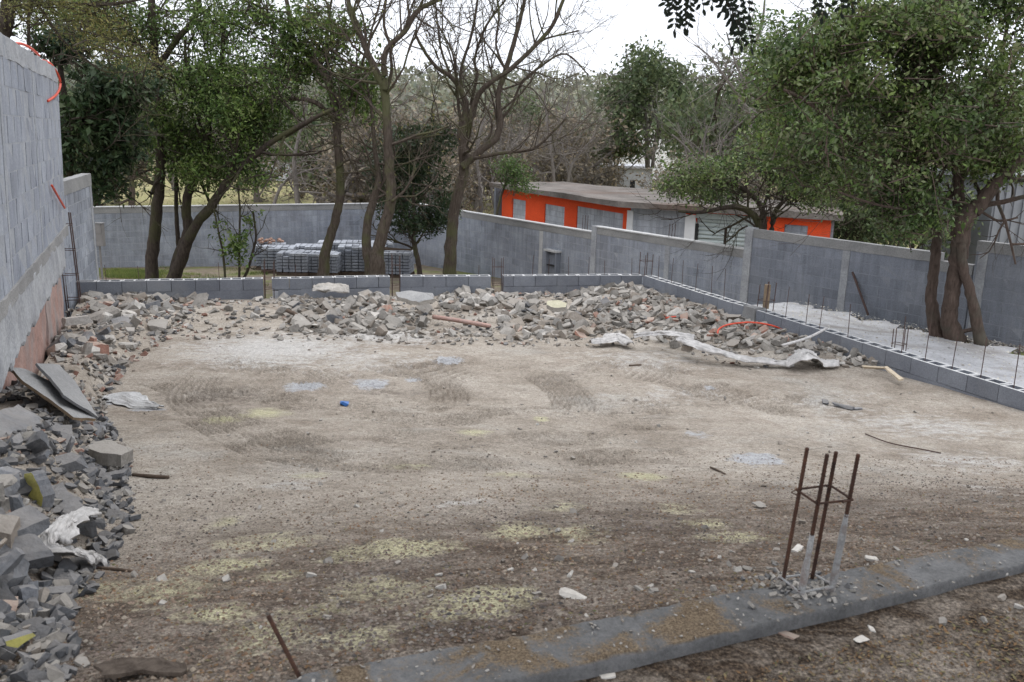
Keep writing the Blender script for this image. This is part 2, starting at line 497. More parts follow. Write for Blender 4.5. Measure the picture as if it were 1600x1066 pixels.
def make_lot():
    rows = np.concatenate([np.linspace(1350, 1075, 40), np.linspace(1072, 428, 430)])
    Ys = np.array([onz(800, y, float(np.interp(y, [428, 520, 650, 900, 1066], [3.12, 3.16, 3.4, 4.2, 4.45]))).y for y in rows])
    Ys = np.unique(np.round(Ys, 4))
    us = np.linspace(-.95, .85, 640)
    Yg, Ug = np.meshgrid(Ys, us, indexing='ij')
    Xg = Ug * (Yg + .6)
    # clamp to wall lines
    bl = back_line(Xg); Yc = np.minimum(Yg, bl)
    rl = right_line(Yc); Xc = np.minimum(Xg, rl)
    Xl = LW1.x + (Yc - LW1.y) * (LWd.x / LWd.y) - .25
    Xc = np.maximum(Xc, Xl)
    Z = lot_z(Xc, Yc)
    # tracks: phase & mask
    mask = np.zeros_like(Z); phase = np.zeros_like(Z); cross = np.zeros_like(Z)
    for pts, hw in TRACKS:
        P = np.array([onz(x, y, 3.4)[:2] for x, y in pts])
        Q = []
        for i in range(len(P) - 1):                     # smooth the polyline
            for t in np.linspace(0, 1, 6, endpoint=False):
                p0, p1, p2, p3 = P[max(i - 1, 0)], P[i], P[i + 1], P[min(i + 2, len(P) - 1)]
                Q.append(.5 * ((2 * p1) + (-p0 + p2) * t + (2 * p0 - 5 * p1 + 4 * p2 - p3) * t * t + (-p0 + 3 * p1 - 3 * p2 + p3) * t ** 3))
        Q.append(P[-1]); Q = np.array(Q)
        best = np.full(Z.shape, 9.); sd_ = np.zeros_like(Z); al = np.zeros_like(Z); acc = 0
        for i in range(len(Q) - 1):
            a, d = Q[i], Q[i + 1] - Q[i]; L = np.linalg.norm(d)
            if L < 1e-6: continue
            d = d / L
            t = np.clip((Xc - a[0]) * d[0] + (Yc - a[1]) * d[1], 0, L)
            dx = Xc - a[0] - d[0] * t; dy = Yc - a[1] - d[1] * t
            dist = np.hypot(dx, dy); s = d[0] * dy - d[1] * dx
            w = dist < best
            best[w] = dist[w]; sd_[w] = (np.sign(s) * dist)[w]; al[w] = (acc + t)[w]; acc += L
        m = (1 - sm(best, hw * .75, hw)) * sm(al, 0, .3) * (1 - sm(al, acc - .4, acc))
        w = m > mask
        phase[w] = (sd_ * (2 * PI / .062) + 7 * fbm(Xc, Yc, 1.8, 3, 8))[w]; cross[w] = (al * (2 * PI / .11))[w]
        mask = np.maximum(mask, m)
    fade = .2 + .8 * sm(fbm(Xc, Yc, 2.4, 4, 11), .32, .5)
    mask = mask * fade
    Z = Z + mask * (.023 * np.sin(phase) + .004 * np.sin(cross)) - .012 * mask
    # stains
    ch = {k: np.zeros_like(Z) for k in 'ybwd'}
    for x, y, rx, ry, k, s in SPOTS:
        zz = 3.4
        c = onz(x, y, zz)
        for _ in range(4):
            zz = float(lot_z(c.x, c.y, False)); c = onz(x, y, zz)
        ex = onz(x + rx, y, zz); ey = onz(x, y - ry, zz)
        a = (ex - c).length; b = (ey - c).length
        r = np.hypot((Xc - c.x) / a, (Yc - c.y) / b)
        ch[k] = np.maximum(ch[k], s * np.clip(1.25 - r * .9, 0, 1.2))
    v = np.stack([Xc, Yc, Z], -1).reshape(-1, 3)
    ny, nx = Z.shape
    idx = np.arange(ny * nx).reshape(ny, nx)
    q = np.stack([idx[:-1, :-1], idx[:-1, 1:], idx[1:, 1:], idx[1:, :-1]], -1).reshape(-1, 4)
    area = np.abs((v[q[:, 2], 0] - v[q[:, 0], 0]) * (v[q[:, 3], 1] - v[q[:, 1], 1]) - (v[q[:, 2], 1] - v[q[:, 0], 1]) * (v[q[:, 3], 0] - v[q[:, 1], 0]))
    q = q[area > 1e-7]
    # material
    m, n, l, b = nt('yard_soil')
    g = node(n, 'NewGeometry').outputs['Position']
    def attr(nm): a_ = node(n, 'Attribute'); a_.attribute_name = nm; return a_
    A = attr('stain'); sep = node(n, 'SeparateColor'); l.new(A.outputs['Color'], sep.inputs[0])
    A2 = attr('soil'); sep2 = node(n, 'SeparateColor'); l.new(A2.outputs['Color'], sep2.inputs[0])
    n1 = noise_n(n, l, g, 1.3, 7, .62, .2)
    n2 = noise_n(n, l, g, 9, 7, .7)
    n3 = noise_n(n, l, g, 75, 4, .75)
    mp = node(n, 'Mapping'); mp.inputs['Scale'].default_value = (1, 1.5, 1); mp.inputs['Rotation'].default_value = (0, 0, R(-12)); l.new(g, mp.inputs['Vector'])
    n4 = noise_n(n, l, mp.outputs[0], 3.2, 8, .7, .8)
    col = ramp(n, l, n1, [(.3, (.25, .215, .175)), (.5, (.365, .325, .275)), (.68, (.48, .44, .385))])
    n5 = noise_n(n, l, g, .55, 6, .7, 1.0)
    col = mixc(n, l, rampf(n, l, n5, .54, .68, 0, .55), col, (.44, .43, .40))
    col = mixc(n, l, rampf(n, l, n5, .46, .34, 0, .5), col, (.22, .175, .135))
    near = sep2.outputs[0]                                # gravelly soil near the beam, also painted darker for the foreground shade
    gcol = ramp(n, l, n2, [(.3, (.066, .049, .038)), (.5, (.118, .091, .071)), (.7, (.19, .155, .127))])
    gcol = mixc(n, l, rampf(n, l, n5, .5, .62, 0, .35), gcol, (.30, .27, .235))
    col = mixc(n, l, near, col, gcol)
    lit = ramp(n, l, n3, [(.3, (.024, .017, .012)), (.5, (.055, .038, .026)), (.62, (.095, .07, .048)), (.75, (.155, .125, .085))])  # brown litter soil before the beam, deepened further as painted shade
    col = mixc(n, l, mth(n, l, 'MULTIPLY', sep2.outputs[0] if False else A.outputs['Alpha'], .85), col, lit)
    col = mixc(n, l, rampf(n, l, n4, .44, .64, 0, .5), col, (.45, .40, .345))
    col = mixc(n, l, rampf(n, l, n4, .44, .32, 0, .4), col, (.17, .14, .115))
    jit = mth(n, l, 'ADD', mth(n, l, 'MULTIPLY', mth(n, l, 'SUBTRACT', n2, .5), 1.5), mth(n, l, 'MULTIPLY', mth(n, l, 'SUBTRACT', n4, .5), 1.6))
    def msk(sock, a_, b_, amt): return rampf(n, l, mth(n, l, 'ADD', sock, mth(n, l, 'MULTIPLY', jit, rampf(n, l, sock, .0, .1))), a_, b_, 0, amt)
    col = mixc(n, l, msk(sep2.outputs[1], .35, .95, .6), col, (.115, .095, .08))
    col = mixc(n, l, mth(n, l, 'MULTIPLY', sep2.outputs[2], .42), col, (.15, .122, .097))  # track furrows painted darker, standing in for weak crease shade
    col = mixc(n, l, msk(sep.outputs[2], .25, .8, .85), col, (.54, .53, .51))
    col = mixc(n, l, msk(sep.outputs[0], .08, .8, .95), col, (.48, .455, .305))
    col = mixc(n, l, msk(sep.outputs[1], .32, .66, .85), col, (.43, .445, .47))
    sp = ramp(n, l, n3, [(.34, (.58, .55, .53)), (.5, (.97, .97, .97)), (.66, (1.32, 1.30, 1.27))])
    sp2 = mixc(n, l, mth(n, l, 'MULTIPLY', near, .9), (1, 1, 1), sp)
    sp3 = mixc(n, l, .9, (1, 1, 1), sp, 'MULTIPLY')
    md = ramp(n, l, noise_n(n, l, g, 22, 5, .75), [(.34, (.74, .72, .70)), (.5, (1, 1, 1)), (.64, (1.18, 1.17, 1.16))])
    col = mixc(n, l, 1.0, col, md, 'MULTIPLY')
    col = mixc(n, l, 1.0, col, sp2, 'MULTIPLY'); col = mixc(n, l, 1.0, col, sp3, 'MULTIPLY')
    l.new(col, b.inputs['Base Color']); b.inputs['Roughness'].default_value = .95; b.inputs['Specular IOR Level'].default_value = .12
    hh = mth(n, l, 'ADD', mth(n, l, 'MULTIPLY', n2, 1.6), mth(n, l, 'ADD', mth(n, l, 'MULTIPLY', n3, .6), mth(n, l, 'MULTIPLY', n4, 1.2)))
    bump(n, l, b, hh, .9, .026)
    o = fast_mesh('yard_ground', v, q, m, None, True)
    groove_shade = mask * (.5 - .5 * np.sin(phase))
    for nm, cs in (('stain', (ch['y'], ch['b'], ch['w'])), ('soil', (None, ch['d'], groove_shade))):
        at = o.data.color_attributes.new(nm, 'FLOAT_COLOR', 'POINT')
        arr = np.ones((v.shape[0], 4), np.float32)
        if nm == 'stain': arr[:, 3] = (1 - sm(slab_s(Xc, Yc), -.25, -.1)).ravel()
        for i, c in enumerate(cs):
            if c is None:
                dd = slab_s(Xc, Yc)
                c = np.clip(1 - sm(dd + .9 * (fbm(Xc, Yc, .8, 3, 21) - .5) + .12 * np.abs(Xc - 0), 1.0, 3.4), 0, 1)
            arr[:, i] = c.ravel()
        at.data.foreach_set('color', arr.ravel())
    tag(o, kind='structure')


make_lot()


def out_z(x, Y):
    z = np.interp(Y, [-40, 2, 4, 6, 9, 12, 16, 26.5, 32, 60, 90, 130, 200, 320], [4.3, 4.0, 3.65, 3.3, 3.02, 2.9, 2.7, 1.7, 1.35, 1.3, 1.9, 4.2, 12, 22])
    return z + .12 * (fbm(x, Y, .35, 3, 31) - .5)


def make_outer():
    ys = np.concatenate([np.linspace(-40, 8, 20), np.linspace(8.5, 34, 150), np.geomspace(34.5, 320, 120)])
    us = np.linspace(-1, 1, 220)
    Yg, U = np.meshgrid(ys, us, indexing='ij')
    X = U * (np.maximum(Yg, 0) * 1.3 + 40)
    Z = out_z(X, Yg)
    v = np.stack([X, Yg, Z], -1).reshape(-1, 3)
    idx = np.arange(v.shape[0]).reshape(Z.shape)
    q = np.stack([idx[:-1, :-1], idx[:-1, 1:], idx[1:, 1:], idx[1:, :-1]], -1).reshape(-1, 4)
    m, n, l, b = nt('field_ground')
    g = node(n, 'NewGeometry').outputs['Position']
    n1 = noise_n(n, l, g, .35, 6, .65); n2 = noise_n(n, l, g, 5, 6, .7)
    sx = node(n, 'SeparateXYZ'); l.new(g, sx.inputs[0])
    far = rampf(n, l, sx.outputs[1], 31, 38)
    c1 = ramp(n, l, n1, [(.35, (.13, .10, .075)), (.5, (.20, .165, .125)), (.62, (.15, .17, .06))])
    c2 = ramp(n, l, n1, [(.35, (.33, .28, .16)), (.55, (.27, .26, .12)), (.7, (.40, .35, .22))])
    col = mixc(n, l, far, c1, c2)
    col = mixc(n, l, 1., col, ramp(n, l, n2, [(.3, (.7, .7, .7)), (.7, (1.25, 1.25, 1.25))]), 'MULTIPLY')
    l.new(col, b.inputs['Base Color']); b.inputs['Roughness'].default_value = 1; b.inputs['Specular IOR Level'].default_value = .1
    bump(n, l, b, n2, .8, .04)
    tag(fast_mesh('ground', v, q, m, None, True), kind='structure')


make_outer()

# white gravel bed between right footing and boundary wall
PW0 = onz(645, 409, 1.4)
PWa = math.atan2(-925, 1350)
PWd = Vector((math.sin(-PWa), -math.cos(PWa), 0))     # running towards the viewer's right


def pwall_at(px, py=400):
    d = ray(px, py); nx, ny = PWd.y, -PWd.x
    t = (PW0.x * nx + PW0.y * ny) / (d[0] * nx + d[1] * ny)
    return Vector((d[0] * t, d[1] * t, 0))


def make_gravel():
    a, b = [], []
    N, Mx = 70, 40
    vs = []
    for i in range(N + 1):
        t = i / N
        Y = 14.3 + (6 - 14.3) * t
        p = Vector((right_line(Y) + .02, Y, 0))
        # matching point on the boundary wall
        s = (PW0.y - (Y + 3.2)) / -PWd.y
        w = PW0 + PWd * s
        for j in range(Mx + 1):
            u = j / Mx * (.76 + .05 * math.sin(i * .9) + .04 * math.sin(i * 2.3) + .03 * math.sin(i * 5.1)) if j else 0
            q = p.lerp(Vector((w.x, w.y, 0)), u)
            z = float(np.interp(u, [0, .12, .9, 1], [3.30, 3.22, 2.92, 2.8])) if True else 0
            e = min(1, min(i, N - i) / 3)
            zz = z + .012 * (vnoise(np.array(q.x), np.array(q.y), 2.0, 3) - .5) + .012 * (vnoise(np.array(q.x), np.array(q.y), 7.0, 4) - .5)
            vs.append((q.x, q.y, float(zz)))
    W = Mx + 1
    q = [(i * W + j, i * W + j + 1, (i + 1) * W + j + 1, (i + 1) * W + j) for i in range(N) for j in range(Mx)]
    m = M_concrete('white_gravel', (.37, .37, .38), (.52, .52, .53), 2.2, (.24, .22, .20), .75, rnd=0, fine=26, bdist=.03)
    tag(fast_mesh('gravel_path', np.array(vs), np.array(q), m, None, True), kind='structure')


make_gravel()


def gravel_stones():
    n = 6000
    Y = rng.uniform(7.5, 14.3, n); u = rng.random(n) ** 1.0 * .9
    x0 = np.array([right_line(v) for v in Y]); s_ = (PW0.y - (Y + 3.2)) / -PWd.y
    X = x0 + (PW0.x + PWd.x * s_ - x0) * u; Yw = Y + (PW0.y + PWd.y * s_ - Y) * u
    z = np.interp(u, [0, .12, .9, 1], [3.30, 3.22, 2.92, 2.8]) + .006
    sz = .005 + .018 * rng.random(n) ** 5
    oc = np.array([[1, 0, 0], [-1, 0, 0], [0, 1, 0], [0, -1, 0], [0, 0, .8], [0, 0, -.8]])
    V = np.stack([X, Yw, z], 1)[:, None] + oc[None] * sz[:, None, None] * rng.uniform(.6, 1.3, (n, 1, 3))
    F = (np.array([[0, 2, 4], [2, 1, 4], [1, 3, 4], [3, 0, 4]])[None] + (np.arange(n) * 6)[:, None, None]).reshape(-1, 3)
    m = M_leaf('white_stones', [(.24, .23, .22), (.42, .42, .42), (.55, .55, .55), (.33, .31, .28)], .9, 0)
    tag(fast_mesh('gravel', V.reshape(-1, 3), F, m), kind='stuff')


gravel_stones()

# ------------------------------------------------------------------ masonry
def unit_block(name, mat, seed=0):
    """unit box (1x1x1, origin at centre) with chamfered, slightly worn edges"""
    bm = bmesh.new()
    bmesh.ops.create_cube(bm, size=1)
    me = bpy.data.meshes.new(name)
    r = random.Random(seed)
    for v in bm.verts:
        v.co.x += r.uniform(-.012, .012); v.co.z += r.uniform(-.02, .02); v.co.y += r.uniform(-.02, .02)
    bm.to_mesh(me); bm.free()
    me.materials.append(mat)
    return me


def hollow_block(name, mat):
    """concrete block seen from above: outer box with two open cells"""
    mb = MB()
    L, W, H, t = 1., 1., 1., .0
    xs = [-.5, -.42, -.04, .04, .42, .5]; ys = [-.5, -.30, .30, .5]
    V = {}
    vs = []
    def vid(i, j, k):
        if (i, j, k) not in V:
            V[(i, j, k)] = len(vs); vs.append((xs[i], ys[j], (-.5, -.15, .5)[k]))
        return V[(i, j, k)]
    f = []
    for i in range(5):
        for j in range(3):
            if j == 1 and i in (1, 3):
                f.append((vid(i, j, 1), vid(i + 1, j, 1), vid(i + 1, j + 1, 1), vid(i, j + 1, 1)))
                f += [(vid(i, j, 1), vid(i, j, 2), vid(i + 1, j, 2), vid(i + 1, j, 1)), (vid(i + 1, j, 1), vid(i + 1, j, 2), vid(i + 1, j + 1, 2), vid(i + 1, j + 1, 1)),
                      (vid(i + 1, j + 1, 1), vid(i + 1, j + 1, 2), vid(i, j + 1, 2), vid(i, j + 1, 1)), (vid(i, j + 1, 1), vid(i, j + 1, 2), vid(i, j, 2), vid(i, j, 1))]
            else:
                f.append((vid(i, j, 2), vid(i + 1, j, 2), vid(i + 1, j + 1, 2), vid(i, j + 1, 2)))
    f += [(vid(0, 0, 0), vid(5, 0, 0), vid(5, 0, 2), *[vid(i, 0, 2) for i in (4, 3, 2, 1)], vid(0, 0, 2)), (vid(5, 3, 0), vid(0, 3, 0), vid(0, 3, 2), *[vid(i, 3, 2) for i in (1, 2, 3, 4)], vid(5, 3, 2)),
          (vid(0, 3, 0), vid(0, 0, 0), vid(0, 0, 2), vid(0, 1, 2), vid(0, 2, 2), vid(0, 3, 2)), (vid(5, 0, 0), vid(5, 3, 0), vid(5, 3, 2), vid(5, 2, 2), vid(5, 1, 2), vid(5, 0, 2))]
    me = bpy.data.meshes.new(name)
    me.from_pydata(vs, [], f); me.materials.append(mat); me.materials.append(MAT['mortar_white'])
    for p in me.polygons:
        if p.normal.z > .9 and p.center.z > .4: p.material_index = 1
    return me


BLK = {k: [unit_block('block_' + k, MAT[k], i) for i in range(4)] for k in ('block', 'block_old', 'block_new', 'block_left', 'block_pale')}
HOLLOW = hollow_block('hollow_block', MAT['block_new'])


def piece(name, me, loc, scale, rot=(0, 0, 0), parent=None):
    o = bpy.data.objects.new(name, me)
    o.location = loc; o.scale = scale; o.rotation_euler = rot
    return link(o, parent)


def block_panel(root, x0, x1, z0, z1, y, kind, thick=.15, bl=.40, bh=.20, gap=.009, name='block', amp=.0015):
    """running-bond blocks in the root's local XZ plane; y = centre of the leaf"""
    L = x1 - x0
    n = max(1, round(L / bl)); w = L / n
    rows = max(1, round((z1 - z0) / bh)); h = (z1 - z0) / rows
    for r in range(rows):
        xs = [x0 + i * w for i in range(n + 1)] if r % 2 == 0 else [x0] + [x0 + (i + .5) * w for i in range(n)] + [x1]
        for a, b in zip(xs[:-1], xs[1:]):
            if b - a < .05: continue
            piece(name, random.choice(BLK[kind]), ((a + b) / 2, y + random.uniform(-amp, amp), z0 + (r + .5) * h), (b - a - gap, thick + random.uniform(-.003, .003), h - gap),
                  (random.uniform(-.003, .003), 0, random.uniform(-.002, .002)), root)


def wall_frame(name, p0, p1, z0, label, cat='wall', group=None):
    d = Vector((p1.x - p0.x, p1.y - p0.y, 0))
    return empty(name, (p0.x, p0.y, z0), label, cat, group, math.atan2(d.y, d.x)), d.length


def rough_box(mb, c, d, seg=.15, amp=.006, seed=0):
    """box whose long faces are gridded and slightly uneven (cast concrete)"""
    bm = bmesh.new()
    bmesh.ops.create_cube(bm, size=1)
    for v in bm.verts: v.co = Vector((v.co.x * d[0], v.co.y * d[1], v.co.z * d[2]))
    for ax in range(3):
        k = min(60, int(d[ax] / seg))
        if k > 1:
            for i in range(1, k):
                p = Vector((0, 0, 0)); p[ax] = -d[ax] / 2 + d[ax] * i / k
                nn = Vector((0, 0, 0)); nn[ax] = 1
                bmesh.ops.bisect_plane(bm, geom=bm.verts[:] + bm.edges[:] + bm.faces[:], plane_co=p, plane_no=nn)
    for v in bm.verts:
        nz = noise.noise_vector((v.co + Vector((seed * 3.1, seed, 0))) * 4.0)
        v.co += nz * amp
    bm.verts.ensure_lookup_table(); bm.verts.index_update()
    mb.add([tuple(v.co + Vector(c)) for v in bm.verts], [[v.index for v in f.verts] for f in bm.faces])
    bm.free()


def block_wall(name, p0, p1, z0, z1, kind, label, cols=(), beam=.18, thick=.15, colw=.16, side=-1, mort=None, colmat='mortar_white', beammat='beam', coldz=0, group=None):
    """side: which local y faces the yard (columns stand 4 mm proud there)"""
    root, L = wall_frame(name, p0, p1, z0, label, 'wall', group)
    H = z1 - z0
    hb = H - beam
    rows = max(1, round(hb / .20))
    core = MB(); core.box((L / 2, 0, hb / 2), (L - .01, thick - .006, hb - .006)); core.build('mortar', MAT[mort or ('mortar_dark' if kind == 'block' else 'mortar')], root)
    b = MB(); rough_box(b, (L / 2, 0, hb + beam / 2), (L, thick + .012, beam), .25, .006, hash(name) % 9); b.build('cap_beam', MAT[beammat], root)
    edges = [0.0]
    for c in cols:
        cb = MB(); rough_box(cb, (c, 0, hb / 2 - .002), (colw, thick + .016, hb - .008), .2, .005, int(c * 7)); cb.build('column', MAT[colmat], root)
        edges += [c - colw / 2, c + colw / 2]
    edges.append(L)
    for a, c in zip(edges[0::2], edges[1::2]):
        if c - a > .1: block_panel(root, a + .004, c - .004, .0, hb, 0, kind, thick, .40, hb / rows, .016, amp=.0008)
    return root, L


# back boundary wall
BW0 = onz(140, 412, 1.8); BW1 = PW0.copy()
zt = atY(645, 317, PW0.y).z
BWL = (BW1 - BW0).length
block_wall('boundary_wall', BW0, BW1, 1.25, zt - .02, 'block_old', 'long weathered grey block wall across the back behind the pallets', cols=[BWL * .17, BWL * .49, BWL * .82], colmat='block_left')
b = MB(); b.box((0, 0, 0), (BWL, .2, .03)); o = b.build('coping', MAT['mortar_white'], bpy.data.objects['boundary_wall']); o.location = (BWL / 2, 0, zt - .02 - 1.25 + .016)
# right boundary wall, stepping up towards the viewer
seg_px = [(645, 931), (931, 1172), (1172, 1472), (1528, 1700)]
seg_top = [(715, 329), (1050, 372.5), (1300, 373), (1560, 379)]
seg_lab = ['pale grey block wall in front of the orange building with white columns', 'block wall below the roller shutter with a meter niche to its left', 'tall dark grey block wall left of the big tree trunks', 'dark grey block wall at the right edge behind the leaning trunk']
segc = [[848], [1046], [1326], [1540]]
for i, ((a, c), (tx, ty)) in enumerate(zip(seg_px, seg_top)):
    p0, p1 = pwall_at(a), pwall_at(c)
    pt = pwall_at(tx, ty); zt_ = CZ + (ray(tx, ty)[2]) * (pt.y / ray(tx, ty)[1])
    Ym = p1.y
    z0 = float(out_z(np.array(p1.x), np.array(p0.y))) - .25 if i else 1.2
    z0 = [1.2, 1.9, 2.2, 2.5][i]
    d = (p1 - p0)
    if i == 1: seg2 = (p0, p1, zt_)
    cl = [(pwall_at(cx) - p0).length for cx in segc[i]]
    r_, L_ = block_wall('side_wall', p0, p1, z0, zt_, 'block' if i > 1 else 'block_old', seg_lab[i], cols=[v for v in cl if .1 < v < d.length - .1], colmat='render' if i else 'mortar_white')
    if i < 2:
        b = MB(); b.box((0, 0, 0), (L_ - .02, .2, .03)); o = b.build('coping', MAT['mortar_white'], r_); o.location = (L_ / 2, 0, zt_ - z0 + .016)
    if i in (1, 2):   # end pier where the wall steps
        b = MB(); rough_box(b, (0, 0, 0), (.20, .19, zt_ - z0 + .02), .2, .005, i); o = b.build('pier', MAT['render'], r_); o.location = (.0, -.01, (zt_ - z0) / 2 + .01)
# wall between tree trunks (lower, further back)
p0, p1 = pwall_at(1474), pwall_at(1526)
block_wall('side_wall', p0, p1, 2.3, CZ + (ray(1500, 408)[2]) * (p0.y / ray(1500, 408)[1]), 'block', 'short low stretch of block wall seen between the tree trunks')

# ------------------------------------------------------------------ left walls
def lwz(px, py, Y): return atY(px, py, Y).z
LZT = 6.64; LZL = 4.82
root, L = wall_frame('tall_wall', LW0, LW1, 0, 'tall pale grey block wall at the left edge with orange hoses on top')
root.rotation_euler = (R(2.0), 0, root.rotation_euler.z)
_o = Vector((-LWd.y, LWd.x, 0)) * (5.4 * math.sin(R(2.0))); root.location += _o
LL = L
core = MB(); core.box((L / 2, .1, (LZL + LZT) / 2), (L - .01, .197, LZT - LZL - .02)); core.build('mortar', MAT['mortar'], root)
cw = []
for px in (57, 4):
    # distance along the wall where sight line px crosses
    d = ray(px, 250); nx, ny = LWd.y, -LWd.x
    t = (LW1.x * nx + LW1.y * ny) / (d[0] * nx + d[1] * ny)
    cw.append((Vector((d[0] * t, d[1] * t, 0)) - LW0).length)
cw = sorted(cw); cw = [cw[0] - 2.9] + cw
edges = [0.]
for c in cw:
    cb = MB(); rough_box(cb, (c, .1, (LZL + LZT - .16) / 2), (.09, .204, LZT - LZL - .17), .2, .003, int(c)); cb.build('column', MAT['mortar'], root)
    edges += [c - .045, c + .045]
edges.append(L)
for a, c in zip(edges[0::2], edges[1::2]):
    if c - a > .12: block_panel(root, a + .004, c - .004, LZL + .02, LZT - .165, .1, 'block_left', .2, .40, .2, .010, amp=.001)
cb = MB(); rough_box(cb, (L / 2, .1, LZT - .08), (L, .206, .16), .12, .016, 3); cb.build('cap_beam', MAT['render'], root)
# rough mortar ledge, cast beam under it
cb = MB(); rough_box(cb, (L / 2, .10, LZL - .03), (L, .235, .11), .05, .018, 5); cb.build('ledge', MAT['beam'], root)
bm = bmesh.new()
nx_, nz_ = 90, 14
gv = [[None] * (nz_ + 1) for _ in range(nx_ + 1)]
for i in range(nx_ + 1):
    X = (L - .5) * i / nx_
    low = LZL - .42 - .016 * (L - X) - .10 * noise.noise(Vector((X * 2.0, 1, 0))) - .07 * noise.noise(Vector((X * 7, 2, 0)))
    for j in range(nz_ + 1):
        z = (LZL - .06) + (low - (LZL - .06)) * j / nz_
        gv[i][j] = bm.verts.new((X, -.012 + .010 * noise.noise(Vector((X * 5, z * 5, 0))) + (.012 if j == nz_ else 0), z))
for i in range(nx_):
    for j in range(nz_): bm.faces.new((gv[i][j], gv[i + 1][j], gv[i + 1][j + 1], gv[i][j + 1]))
ext = bmesh.ops.extrude_face_region(bm, geom=bm.faces[:])
for v in [g for g in ext['geom'] if isinstance(g, bmesh.types.BMVert)]: v.co.y = .3
bmesh.ops.recalc_face_normals(bm, faces=bm.faces)
me = bpy.data.meshes.new('render_coat'); bm.to_mesh(me); bm.free(); me.materials.append(MAT['render'])
link(bpy.data.objects.new('render_coat', me), root)
# old pink plaster wall under it, its plaster flaked
cb = MB(); rough_box(cb, (L / 2 - .3, .36, 3.78), (L - .60, .28, 1.3), .12, .018, 8); cb.build('plaster_wall', MAT['pink'], root)
# stub of pink wall further back
P2 = LW1 - LWd * .40 + Vector((-.25, -.10, 0)); P3 = P2 + LWd * 1.95
root, L = wall_frame('old_wall_stub', P2, P3, 3.0, 'stub of pink plastered wall behind the rubble beside the bar cage')
cb = MB(); rough_box(cb, (L / 2, .14, .62), (L, .26, 1.24), .12, .02, 9); cb.build('plaster_wall', MAT['pink'], root)
cb = MB(); rough_box(cb, (L / 2, .135, 1.50), (L + .03, .30, .52), .12, .02, 10); cb.build('render_coat', MAT['render'], root)

# further left wall
FW1 = atY(137, 300, 16.3); FW1.z = 0
fa = R(-17.3); fd = Vector((math.sin(fa), math.cos(fa), 0))
FW0 = FW1 - fd * 5.4
fzt = atY(134, 271, 16.3).z
block_wall('rear_left_wall', FW0, FW1, 2.8, fzt, 'block_old', 'shorter weathered block wall past the tall left wall with steel bars before it', cols=[5.2], beam=.22, colmat='render', beammat='beam')

# post and meter box
pp = atY(151, 440, 16.9)
b = MB(); b.box((0, 0, 0), (.09, .09, 1.28)); o = b.build('post', MAT['wood_dark'], None); o.location = (pp.x - .03, pp.y, 3.0 + .62)
tag(o, 'dark brown wooden post at the end of the rear left wall', 'post')
root = empty('meter_box', (pp.x + .13, pp.y - .02, 3.72), 'small grey meter box beside the brown post on the left', 'meter box')
b = MB(); b.box((0, 0, .22), (.19, .12, .44)); b.build('case', MAT['boxgrey'], root)
b = MB(); b.box((0, -.064, .34), (.165, .012, .18)); b.build('door', MAT['boxgrey'], root)
b = MB(); b.box((0, 0, .448), (.21, .15, .014)); b.build('lid', MAT['beam'], root)
b = MB(); b.tube([(0, 0, 0), (0, 0, -.75)], .02); b.build('conduit', MAT['boxgrey'], root)


# ------------------------------------------------------------------ footing of hollow blocks
def footing(name, pts, gaps, label, flip=1):
    """pts list of Vector along the yard-side top edge; gaps list of (distance, half width)"""
    root = empty(name, (pts[0].x, pts[0].y, 0), label, 'low wall')
    base = root.location.copy()
    acc = 0
    for a, b_ in zip(pts[:-1], pts[1:]):
        d = b_ - a; L = d.length; d = d / L
        nrm = Vector((-d.y, d.x, 0)) * flip
        ang = math.atan2(d.y, d.x)
        n = round(L / .40); w = L / n
        mc = MB()
        for r in range(3):
            off = 0 if r % 2 == 0 else .5
            for i in range(-1 if off else 0, n):
                s0 = (i + off) * w; s1 = s0 + w
                s0 = max(0, s0); s1 = min(L, s1)
                mid = (s0 + s1) / 2
                if s1 - s0 < .1: continue
                cutp = False
                for g, hw in gaps:
                    g0, g1 = g - hw - acc, g + hw - acc
                    if s0 < g1 and s1 > g0:
                        if g0 - s0 > s1 - g1: s1 = g0
                        else: s0 = g1
                        cutp = True
                if s1 - s0 < .07: continue
                mid = (s0 + s1) / 2
                c = a + d * mid + nrm * .1
                z = 3.5 - .1 - r * .2
                me = HOLLOW if r == 0 else random.choice(BLK['block_new'])
                piece('block', me, (c.x - base.x, c.y - base.y, z + random.uniform(-.003, .003)), (s1 - s0 - .008, .195, .192), (0, 0, ang + random.uniform(-.006, .006)), root)
        mc2 = MB()
        segs = [0] + sorted(sum([[max(0, g - hw - acc), min(L, g + hw - acc)] for g, hw in gaps if -.2 < g - acc < L + .2], [])) + [L]
        for s0, s1 in zip(segs[0::2], segs[1::2]):
            if s1 - s0 > .2:
                c = a + d * ((s0 + s1) / 2) + nrm * .1
                rot = Matrix.Rotation(ang, 3, 'Z')
                mc2.box((c.x - base.x, c.y - base.y, 3.08), (s1 - s0 - .02, .172, .40), rot)
        if mc2.n: mc2.build('mortar_bed', MAT['mortar'], root)
        acc += L
    return root


backpts = [PL + (PL - PM).normalized() * .6, PL, PM, PC]
bl_ = [0]
for a, b_ in zip(backpts[:-1], backpts[1:]): bl_.append(bl_[-1] + (b_ - a).length)


def s_back(px):                                     # arc distance on the back footing under picture column px
    best = None
    for i, (a, b_) in enumerate(zip(backpts[:-1], backpts[1:])):
        for t in np.linspace(0, 1, 60):
            p = a.lerp(b_, t); e = abs(project(p)[0] - px)
            if best is None or e < best[0]: best = (e, bl_[i] + (b_ - a).length * t, p)
    return best[1], best[2]


